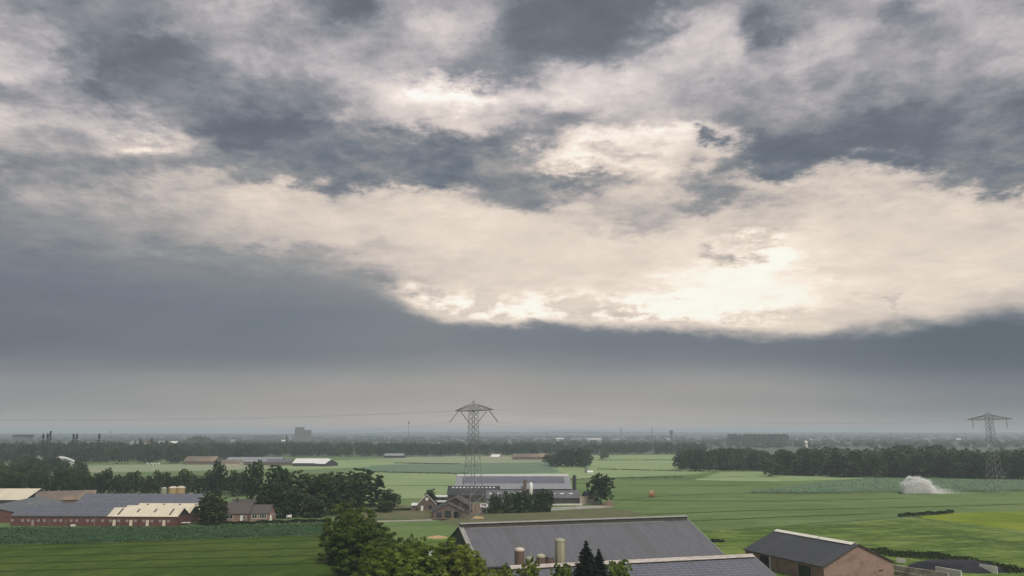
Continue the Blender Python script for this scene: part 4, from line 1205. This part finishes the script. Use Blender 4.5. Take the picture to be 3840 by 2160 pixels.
b = thing('lean_to', 'lean-to with white roof edge left of the gabled brick house', 'lean-to', PL(-45.6, 372), R(3))
MB().prism_x([(-2.6, -.2), (2.6, -.2), (2.6, 2.8), (-2.6, 2.2)], -1.2, 1.2).build('wall', MATS['brick_brown'], b)
MB().prism_x([(-2.9, 2.25), (2.9, 2.9), (2.9, 3.05), (-2.9, 2.4)], -1.4, 1.4).build('roof', MATS['roof_white'], b)
b = thing('shed', 'flat roofed shed with white bands beside the gabled house', 'shed', PL(-35.9, 398), 0)
MB().box(-3.4, 3.4, -3, 3, -.2, 4.0).build('wall', MATS['cladding_dark'], b)
MB().box(-3.6, 3.6, -3.2, 3.2, 4.01, 4.5).build('roof', MATS['roof_white'], b)
MB().box(-3.42, 3.42, -3.25, -3.01, 1.7, 2.5).build('fascia', MATS['paint_white'], b)
for s in (-1.7, 1.7): MB().box(s - .9, s + .9, -3.08, -3.0, 2.7, 3.6).build('window', MATS['glass_dark'], b)
MB().box(-3.4, 3.4, -5.6, -3.26, 1.6, 1.75).build('canopy', MATS['roof_light'], b)

def van(label, u, v, rz, L=4.6, cat='van'):
    o = thing('van', label, cat, G(u, v), rz)
    MB().prism_y([(-L / 2, .35), (L / 2, .35), (L / 2, 1.05), (L / 2 - .75, 1.25), (L / 2 - 1.35, 2.05), (-L / 2 + .1, 2.1), (-L / 2, 1.9)], -.9, .9).build('body', MATS['paint_white'], o)
    for s in (-1, 1):
        MB().box(-L / 2 + .6, L / 2 - 1.7, s * .91 - .01, s * .91 + .01, 1.3, 1.8).build('side_window', MATS['glass_dark'], o)
        for x in (-L / 2 + .9, L / 2 - .9):
            MB().tube((x, s * .78, .33), (x, s * .96, .33), .34, seg=12).build('wheel', MATS['rubber'], o)
    MB().add([(L / 2 - .78, -.8, 1.3), (L / 2 - .78, .8, 1.3), (L / 2 - 1.3, .8, 2.0), (L / 2 - 1.3, -.8, 2.0)], [(0, 1, 2, 3)]).build('windscreen', MATS['glass_dark'], o)
    for s in (-.65, .65): MB().box(L / 2 - .02, L / 2 + .03, s - .15, s + .15, .7, .9).build('headlight', MATS['skylight'], o)
    return o
van('white van parked behind the dark hedge, nearer the pylon', 1818, 1905, R(8))
van('white van parked behind the dark hedge among the trees', 1928, 1906, R(175))
# ------------------------------------------------------------------ power line
def bars(b, pts, r):
    for a, c in pts: b.tube(a, c, r, seg=4, caps=False)
def pylon(label, X, Y, arm_ang, H=49.3, arm=14.5, hang='vertical', line=None):
    """lattice pylon: four legs, cross bracing, one cross arm in two tapering halves, insulator strings"""
    o = thing('lattice_pylon', label, 'pylon', (X, Y, 0), arm_ang)
    hw = lambda z: np.interp(z, (0, 17, 32, 45, 47.5), (4.6, 2.7, 1.75, 1.45, 1.3))
    zs = [-.3, 5, 10, 14.5, 18.5, 22, 25.2, 28.2, 31, 33.6, 36, 38.3, 40.6, 42.8, 45, 47.5]
    for sx in (-1, 1):
        for sy in (-1, 1):
            b = MB()
            for z0, z1 in zip(zs[:-1], zs[1:]):
                b.tube((sx * hw(z0), sy * hw(z0), z0), (sx * hw(z1), sy * hw(z1), z1), .14 if z0 < 30 else .125, seg=4, caps=False)
            b.build('leg', MATS['steel'], o)
    for face in range(4):
        b = MB()
        c, s = math.cos(face * math.pi / 2), math.sin(face * math.pi / 2)
        P = lambda t, z: ((t * c - 1 * s) * hw(z), (t * s + 1 * c) * hw(z), z)
        for z0, z1 in zip(zs[:-1], zs[1:]):
            bars(b, [(P(-1, z0), P(1, z1)), (P(1, z0), P(-1, z1))], .06 if z0 < 30 else .075)
        for z in zs[2::3]: bars(b, [(P(-1, z), P(1, z))], .07)
        b.build('bracing', MATS['steel'], o)
    za, zt = H - 4.0, H - 1.2
    for s in (-1, 1):
        b = MB()
        for sy in (-1.35, 1.35):
            bars(b, [((s * 1.3, sy, za), (s * arm, 0, za + .15)), ((s * 1.3, sy * .95, zt), (s * arm * .98, 0, za + .3))], .13)
        n = 6
        for k in range(n):
            t0, t1 = k / n, (k + 1) / n
            for sy in (-1.35, 1.35):
                bot = lambda t: (s * (1.3 + (arm - 1.3) * t), sy * (1 - t), za + .15 * t)
                top = lambda t: (s * (1.3 + (arm - 1.3) * t), sy * (1 - t) * .95, zt + (za + .3 - zt) * t)
                bars(b, [(bot(t0), top(t1)), (bot(t1), top(t1))], .085)
            bars(b, [((s * (1.3 + (arm - 1.3) * t0), -1.35 * (1 - t0), za + .15 * t0), (s * (1.3 + (arm - 1.3) * t1), 1.35 * (1 - t1), za + .15 * t1))], .08)
        b.build('cross_arm', MATS['steel'], o)
    b = MB()
    for sx in (-1, 1):
        for sy in (-1, 1): bars(b, [((sx * 1.3, sy * 1.3, 47.5), (0, 0, H + .2))], .09)
    bars(b, [((0, 0, H), (0, 0, H + .9))], .08)
    b.build('peak', MATS['steel'], o)
    ends = []
    ca, sa = math.cos(arm_ang), math.sin(arm_ang)
    def wpt(lx, ly, lz): return (X + lx * ca - ly * sa, Y + lx * sa + ly * ca, lz)
    for s in (-1, 1):
        lx = s * arm * .76
        if hang == 'vertical':
            MB().tube((lx, 0, za), (lx, 0, za - 5.6), .13, seg=6).build('insulator', MATS['insulator'], o)
            ends.append((wpt(lx, 0, za - 5.6), wpt(lx, 0, za - 5.6)))
        else:
            e = []
            for sy in (-1, 1):
                MB().tube((lx, sy * .5, za), (lx, sy * 5.2, za - 5.0), .15, seg=6).build('insulator', MATS['insulator'], o)
                e.append(wpt(lx, sy * 5.2, za - 5.0))
            ends.append(tuple(e))
    for s in (-1, 1): ends.append((wpt(s * arm, 0, za + .2), wpt(s * arm, 0, za + .2)))
    return ends
ang1 = math.atan2(-.8, .6)
P1 = G(1772, 1946); P2 = G(3738, 1849)
e1 = pylon('tall lattice pylon in the centre with slanting insulators', P1[0], P1[1], ang1, hang='slant')
ang2 = math.atan2(-.91, .41)
e2 = pylon('lattice pylon before the broad wood at the right edge', P2[0], P2[1], ang2, H=hgt(1545, P2[1]) - .6)
def wire(a, b_, sag, label, group, r=.022):
    a, b_ = np.array(a), np.array(b_)
    n = 28
    m = MB()
    pts = [a + (b_ - a) * (i / n) - np.array([0, 0, sag * 4 * (i / n) * (1 - i / n)]) for i in range(n + 1)]
    for p, q in zip(pts[:-1], pts[1:]): m.tube(p, q, r, seg=4, caps=False)
    return tag(m.build('power_cable', MATS['wire']), label, 'cable', group)
P0 = np.array([-360.0, 345.0]); P3 = np.array([P2[0] + 300, P2[1] + 130])
for i in range(4):
    top = i >= 2
    off = (-14.5, 14.5)[i % 2] * (1 if top else .76)
    for k in ((0,) if top else (0, 1)):
        far_l = (P0[0] + off * .2 + (1.5 if k else 0), P0[1] - off, 45 if top else 39.5)
        a = e1[i][0]; a2 = e1[i][1]
        # cables leave the pylon on both sides of the arm
        if k == 0:
            wire(a, far_l, 4.0 if top else 7.5, 'thin grey cable running from the centre pylon out of the left edge', 'cables left of the centre pylon')
            wire(a2 if not top else a, e2[i][0], 4.0 if top else 7.5, 'thin grey cable strung between the two pylons', 'cables between the pylons')
            wire(e2[i][1], (P3[0] + off * .41, P3[1] - off * .91, 45 if top else 39.5), 4.0 if top else 7.5, 'thin grey cable leaving the right pylon out of the picture', 'cables right of the right pylon')

# ------------------------------------------------------------------ irrigation
def reel(label, u, v, rz):
    o = thing('hose_reel', label, 'irrigation reel', G(u, v), rz)
    b = MB()
    n = 20
    for s in (-.75, .75):
        for i in range(n):
            a0, a1 = 2 * math.pi * i / n, 2 * math.pi * (i + 1) / n
            b.tube((1.55 * math.cos(a0), s, 2.0 + 1.55 * math.sin(a0)), (1.55 * math.cos(a1), s, 2.0 + 1.55 * math.sin(a1)), .10, seg=5)
        for i in range(6):
            a0 = math.pi * i / 3
            b.tube((0, s, 2.0), (1.55 * math.cos(a0), s, 2.0 + 1.55 * math.sin(a0)), .07, seg=5)
    b.build('drum_rim', MATS['paint_orange'], o)
    MB().tube((0, -.72, 2.0), (0, .72, 2.0), 1.15, seg=18).build('hose_coil', MATS['straw'], o)
    f = MB()
    f.box(-1.6, 2.4, -.85, -.7, .5, .72); f.box(-1.6, 2.4, .7, .85, .5, .72); f.box(-1.5, -1.3, -.85, .85, .5, .7)
    f.tube((0, -.95, .6), (0, -.95, 2.0), .1); f.tube((0, .95, .6), (0, .95, 2.0), .1); f.tube((2.4, 0, .6), (3.4, 0, .5), .08)
    f.build('chassis', MATS['paint_orange'], o)
    for s in (-1.05, 1.05): MB().tube((-.4, s - .15, .5), (-.4, s + .15, .5), .5, seg=14).build('wheel', MATS['rubber'], o)
    MB().tube((-1.5, 0, .6), (-2.0, 0, 3.4), .06).build('gun_pipe', MATS['paint_white'], o)
    MB().box(.5, 1.0, -.5, .5, 2.6, 3.7).build('panel', MATS['paint_white'], o)
    return o
reel('orange hose reel standing alone in the green field', 2445, 1864, R(60))
def guncart(label, u, v, rz):
    o = thing('sprinkler_cart', label, 'sprinkler', G(u, v), rz)
    for s in (-.9, .9): MB().tube((-.2, s - .08, .45), (-.2, s + .08, .45), .45, seg=12).build('wheel', MATS['rubber'], o)
    f = MB(); f.tube((-.2, -.9, .45), (-.2, .9, .45), .06); f.tube((-1.4, 0, .3), (1.2, 0, .7), .06); f.tube((-.2, 0, .45), (-.2, 0, 1.5), .07)
    f.build('frame', MATS['steel_dark'], o)
    MB().tube((-.2, 0, 1.5), (1.1, 0, 2.2), .09, .05).build('nozzle', MATS['steel_dark'], o)
guncart('small sprinkler cart at the foot of the white water jet', 3376, 1851, R(0))
guncart('small sprinkler cart under the left water arc', 330, 1763, R(180))

def drops(C, size, rg):
    nr = rg.standard_normal((len(C), 3)) * .5 + np.array([.25, -.5, .75])
    return leaf_quads(C, nr, size, rg)
def spray_right():
    rg = np.random.default_rng(77)
    X0, Y0, _ = G(3380, 1851)
    s = Y0 / FPX
    C = []
    # rising jet and its crown
    def arc(n, L, H, thick, x0=0.0, t0=0.0, t1=1.0, yspread=1.0):
        t = rg.uniform(t0, t1, n)
        th = thick * (0.25 + t)
        return np.stack([x0 + L * t + rg.normal(0, 1, n) * th * .5, rg.normal(0, 1, n) * yspread * (.3 + t), 2.0 + 4 * H * t * (1 - t) + rg.normal(0, 1, n) * th * .5], -1)
    C.append(arc(7000, 13, 7.4, 1.0, 0, 0, .5))
    C.append(arc(6000, 24, 5.2, 1.6, 1.0, .15, .7))
    C.append(arc(5000, 18, 6.6, 1.8, .5, .3, .95))
    # falling curtain under the arcs, drifting to the right
    n = 21000
    x = rg.beta(1.5, 2.0, n) * 21 + .5
    top = 7.9 * np.sqrt(np.clip(1 - ((x - 8.5) / 12.5) ** 2, 0.0, 1))
    z = top * rg.uniform(0, 1, n) ** .85
    C.append(np.stack([x + rg.normal(0, .4, n), rg.normal(0, 2.0, n), z], -1))
    n = 4200
    x = 14 + rg.gamma(2.0, 3.6, n)
    C.append(np.stack([x, rg.normal(0, 3, n), np.abs(rg.normal(2.0, 2.6, n)) * np.exp(-(x - 14) / 16)], -1))
    C = np.concatenate(C)
    C = C[C[:, 2] > 0.05]
    v, f = drops(C, .27, rg)
    o = link('water_spray', np_mesh('water_spray', v, f), MATS['spray'], loc=(X0, Y0, 0))
    tag(o, 'white cloud of irrigation water over the right field', 'water spray', kind='stuff')
spray_right()
def spray_left():
    rg = np.random.default_rng(78)
    X0, Y0, _ = G(318, 1762)
    C = []
    n = 6000
    t = rg.uniform(0, 1, n)
    th = .25 + .9 * t
    C.append(np.stack([-26 * t + rg.normal(0, 1, n) * th * .4, rg.normal(0, 1, n) * th, 1.8 + 10.5 * (1 - (1 - t) ** 1.8) + rg.normal(0, 1, n) * th * .4], -1))
    n = 9000
    t = rg.uniform(.12, 1.15, n)
    C.append(np.stack([-26 * t, rg.normal(0, 2, n), (1.8 + 10.5 * (1 - np.clip(1 - t, 0, 1) ** 1.8)) * rg.uniform(0, 1, n)], -1))
    n = 900
    C.append(np.stack([rg.normal(0, 1.2, n), rg.normal(0, 1.2, n), np.abs(rg.normal(1.5, 1.2, n))], -1))
    C = np.concatenate(C)
    v, f = drops(C, .26, rg)
    o = link('water_spray', np_mesh('water_spray', v, f), MATS['spray'], loc=(X0, Y0, 0))
    tag(o, 'pale arc of irrigation water beyond the left wood', 'water spray', kind='stuff')
    n = 1200
    C = np.stack([rg.normal(0, 1.8, n), rg.normal(0, 1, n), np.abs(rg.normal(9, 2, n))], -1)
    v, f = drops(C, .28, rg)
    o = link('water_spray', np_mesh('water_spray', v, f), MATS['spray'], loc=G(140, 1762))
    tag(o, 'small white puff of irrigation water seen between the left trees', 'water spray', kind='stuff')
spray_left()

# ------------------------------------------------------------------ farms and houses far off
def fbarn(label, u, Y, wpx, he, hr, D, wall, roof, rz=0.0, group=None, name='barn', cat='barn'):
    b = thing(name, label, cat, (xat(u, Y, 1720), Y, 0), rz, group)
    gable_shell(b, wpx * Y / FPX, D, he, hr, wall, roof, .4, .2)
    return b
fbarn('far barn with white roof at the edge of the centre fields', 1172, 905, 120, 3.2, 7.6, 26, 'cladding_dark', 'roof_white', R(-4))
b = fbarn('far hip of the white roofed barn, sloping to the right', 1225, 900, 44, 2.6, 7.2, 24, 'cladding_dark', 'roof_white', R(-24))
fbarn('long grey far barn left of the white roofed barn', 960, 935, 200, 3.5, 8.2, 26, 'brick_brown', 'roof_light', R(1))
fbarn('brownish far barn in front of the left belt of wood', 760, 950, 110, 3.5, 8.6, 24, 'brick_brown', 'roof_brown', R(2))
fbarn('low far shed with pale wall in the left fields', 870, 905, 70, 3.0, 6.0, 14, 'wall_beige', 'roof_brown', 0)
fbarn('low far shed near the white roofed barn', 1050, 925, 90, 3.0, 6.5, 18, 'brick_brown', 'roof_grey', R(3))
fbarn('far grey barn between the copse and the centre belt', 1990, 1120, 130, 3.4, 7.5, 24, 'brick_brown', 'roof_brown', R(2))
fbarn('far pale shed left of the copse', 1860, 1130, 30, 3.0, 6.2, 14, 'wall_beige', 'roof_white', R(-12))
fbarn('far low shed behind the pylon', 1480, 1190, 70, 3, 6, 16, 'cladding_dark', 'roof_light', 0)
fbarn('tiny white shed at the foot of the round copse', 2212, 735, 20, 1.2, 2.2, 3, 'paint_white', 'roof_white', R(5))
b = thing('water_tank', 'small pale tank at the edge of the round copse', 'tank', (xat(2196, 760, 1745), 752, 0))
MB().lathe([(1.6, -.2), (1.6, 4.2), (1.0, 4.8), (.01, 5.0)], 12).build('body', MATS['cladding_grey'], b, True)
MB().lathe([(1.7, 3.9), (1.7, 4.2)], 12).build('rim', MATS['steel'], b)
for u, Y in ((555, 930), (570, 931), (582, 930), (596, 932), (330 + 870, 0),):
    if Y:
        b = thing('calf_hutch', 'tiny white hutch in the row before the left belt of wood', 'hutch', (xat(u, Y, 1730), Y, 0), 0, 'row of white hutches')
        MB().prism_x([(-1.2, -.1), (1.2, -.1), (1.2, 1.2), (0, 1.9), (-1.2, 1.2)], -1.0, 1.0).build('shell', MATS['paint_white'], b)
        MB().box(-.6, .6, -1.25, -1.19, 0, 1.3).build('opening', MATS['opening_dark'], b)
random.seed(21)
far_spots = [(500, 1500, 26), (555, 1500, 30), (605, 1510, 24), (650, 1520, 26), (868, 1850, 12), (1060, 1880, 14), (1305, 1950, 10), (1345, 1960, 12),
             (1735, 2000, 14), (2100, 2400, 30), (2160, 2300, 36), (2230, 2350, 50), (2330, 2200, 44), (2505, 2500, 12), (2545, 2450, 20), (2970, 2300, 10), (2992, 2300, 8),
             (3040, 2350, 18), (3080, 2340, 12), (3115, 2300, 14), (3025, 1700, 8), (3190, 2400, 10), (3300, 2300, 14), (3480, 2350, 16), (3600, 2200, 20), (3700, 2300, 12)]
for u, Y, w in far_spots:
    r = random.choice(('roof_white', 'roof_light', 'roof_light', 'roof_tile'))
    w = w * 1.0; Y = Y * 1.42 if Y > 1700 else Y
    zt = random.uniform(0, 4) + (2 if Y > 1700 else 10)
    b = fbarn('pale far building among the hazy trees below the horizon', u, Y, w, zt + 5, zt + 8.5, 10, random.choice(('concrete_white', 'wall_beige', 'cladding_grey')), r, R(random.uniform(-15, 15)), 'far village buildings', 'building', 'building')
    k = max(1, int(w * Y / FPX / 6))
    for i in range(k):
        x = -w * Y / FPX / 2 + (i + .5) * w * Y / FPX / k
        MB().box(x - .9, x + .9, -5.08, -4.98, zt + 1.2, zt + 3.0).build('window', MATS['glass_dark'], b)

# block of flats on the skyline
Yb = 3000
b = thing('apartment_block', 'stepped block of flats rising over the hazy skyline', 'building', (xat(1136, Yb, 1610), Yb, 0), R(8))
b.scale = (1.2, 1.2, 1)
hA, hB = hgt(1604, Yb), hgt(1614, Yb)
MB().box(-23, 4, -9, 9, -.5, hA).build('tower', MATS['brick_far'], b)
MB().box(4.02, 25, -8, 8, -.5, hB).build('wing', MATS['brick_far'], b)
MB().box(-23.6, 4.4, -9.6, 9.6, hA + .02, hA + 1.8).build('roof_storey', MATS['roof_tile'], b)
MB().box(4.5, 25.6, -8.6, 8.6, hB + .02, hB + 1.5).build('roof_storey', MATS['roof_tile'], b)
for fl in range(11):
    for x0, x1, top, yy in ((-23, 4, hA, -9), (4, 25, hB, -8)):
        z = 6 + fl * 3.6
        if z + 2 < top:
            for i in range(int((x1 - x0) / 4.4)):
                xx = x0 + 2.2 + i * 4.4
                MB().box(xx - 1.2, xx + 1.2, yy - .12, yy - .02, z, z + 1.7).build('window', MATS['glass_dark'], b)
b = thing('water_tower', 'small square water tower on the skyline', 'tower', (xat(2518, 2500, 1620), 2500, 0))
MB().lathe([(3.4, -.5), (3.0, 31), (5.4, 33.5), (5.4, 41), (4.8, 42)], 12).build('shaft', MATS['brick_far'], b)
MB().lathe([(5.6, 41.2), (5.6, 42.2), (.01, 43)], 12).build('roof', MATS['roof_tile'], b)
b = thing('grey_hall', 'flat dark roofed hall on the skyline at far left', 'hall', (xat(88, 1500, 1630), 1500, 0))
MB().box(-13, 13, -9, 9, -.5, 29.5).build('wall', MATS['cladding_grey'], b); MB().box(-14, 14, -10, 10, 29.52, 32.0).build('roof', MATS['roof_tile'], b)
def mast(label, u, Y, vt, r=.5, arms=0, name='mast', group=None):
    o = thing(name, label, 'mast', (xat(u, Y, 1610), Y, 0), 0, group)
    h = hgt(vt, Y)
    MB().tube((0, 0, -.5), (0, 0, h), r, r * .5, 6).build('pole', MATS['steel'], o)
    b = MB()
    if arms:
        for z in (h - 2, h - 8): b.box(-arms, arms, -.4, .4, z, z + .9)
    else:
        b.tube((0, 0, h - 9), (0, 0, h - 5), r * 2.0, seg=6)
    b.build('arm' if arms else 'antenna', MATS['steel'], o)
mast('thin tall radio mast left of the centre pylon', 1532, 1750, 1573, .75)
mast('thin far pylon, left of the two on the skyline', 2329, 1900, 1602, .9, 4.5, 'far_pylon')
mast('thin far pylon, right of the two on the skyline', 2445, 1900, 1604, .8, 3.0, 'far_pylon')
mast('faint short mast on the skyline at left', 416, 2200, 1611, .7)
mast('faint short mast above the right wood skyline', 3340, 2200, 1618, .7)
mast('faint short mast on the skyline right of the centre pylon', 2050, 2000, 1615, .6)

# the bird left of the middle
o = thing('bird', 'tiny dark bird high over the left woods', 'bird', tuple(np.array((0, 0, CAM_H)) + np.array(ray(985, 1110)) * 210), R(40))
MB().add([(0, -.5, 0), (.08, 0, .08), (0, .35, 0), (-.08, 0, .08), (0, 0, -.08)], [(0, 1, 4), (1, 2, 4), (2, 3, 4), (3, 0, 4), (0, 3, 1), (1, 3, 2)]).build('body', MATS['feather_dark'], o)
for s in (-1, 1):
    MB().add([(0, .15, .04), (s * .45, .2, .22), (s * .95, 0, .05), (s * .4, -.1, .18), (0, -.15, .04), (s * .45, .05, .15)], [(0, 1, 3, 4), (1, 2, 3), (0, 4, 3, 5), (1, 5, 3), (0, 5, 1)]).build('wing', MATS['feather_dark'], o)

# ------------------------------------------------------------------ haze
m, N = new_mat('haze_air')
pv = N.n('ShaderNodeVolumePrincipled', {'Color': (.78, .89, 1.0, 1), 'Density': .00019, 'Anisotropy': .1})
N.n('ShaderNodeOutputMaterial', {'Volume': pv.outputs[0]})
hz = MB().box(-34000, 34000, -34000, 34000, -1.5, 76).build('haze', m)
tag(hz, 'thin grey haze lying over the whole plain', 'haze', kind='stuff')
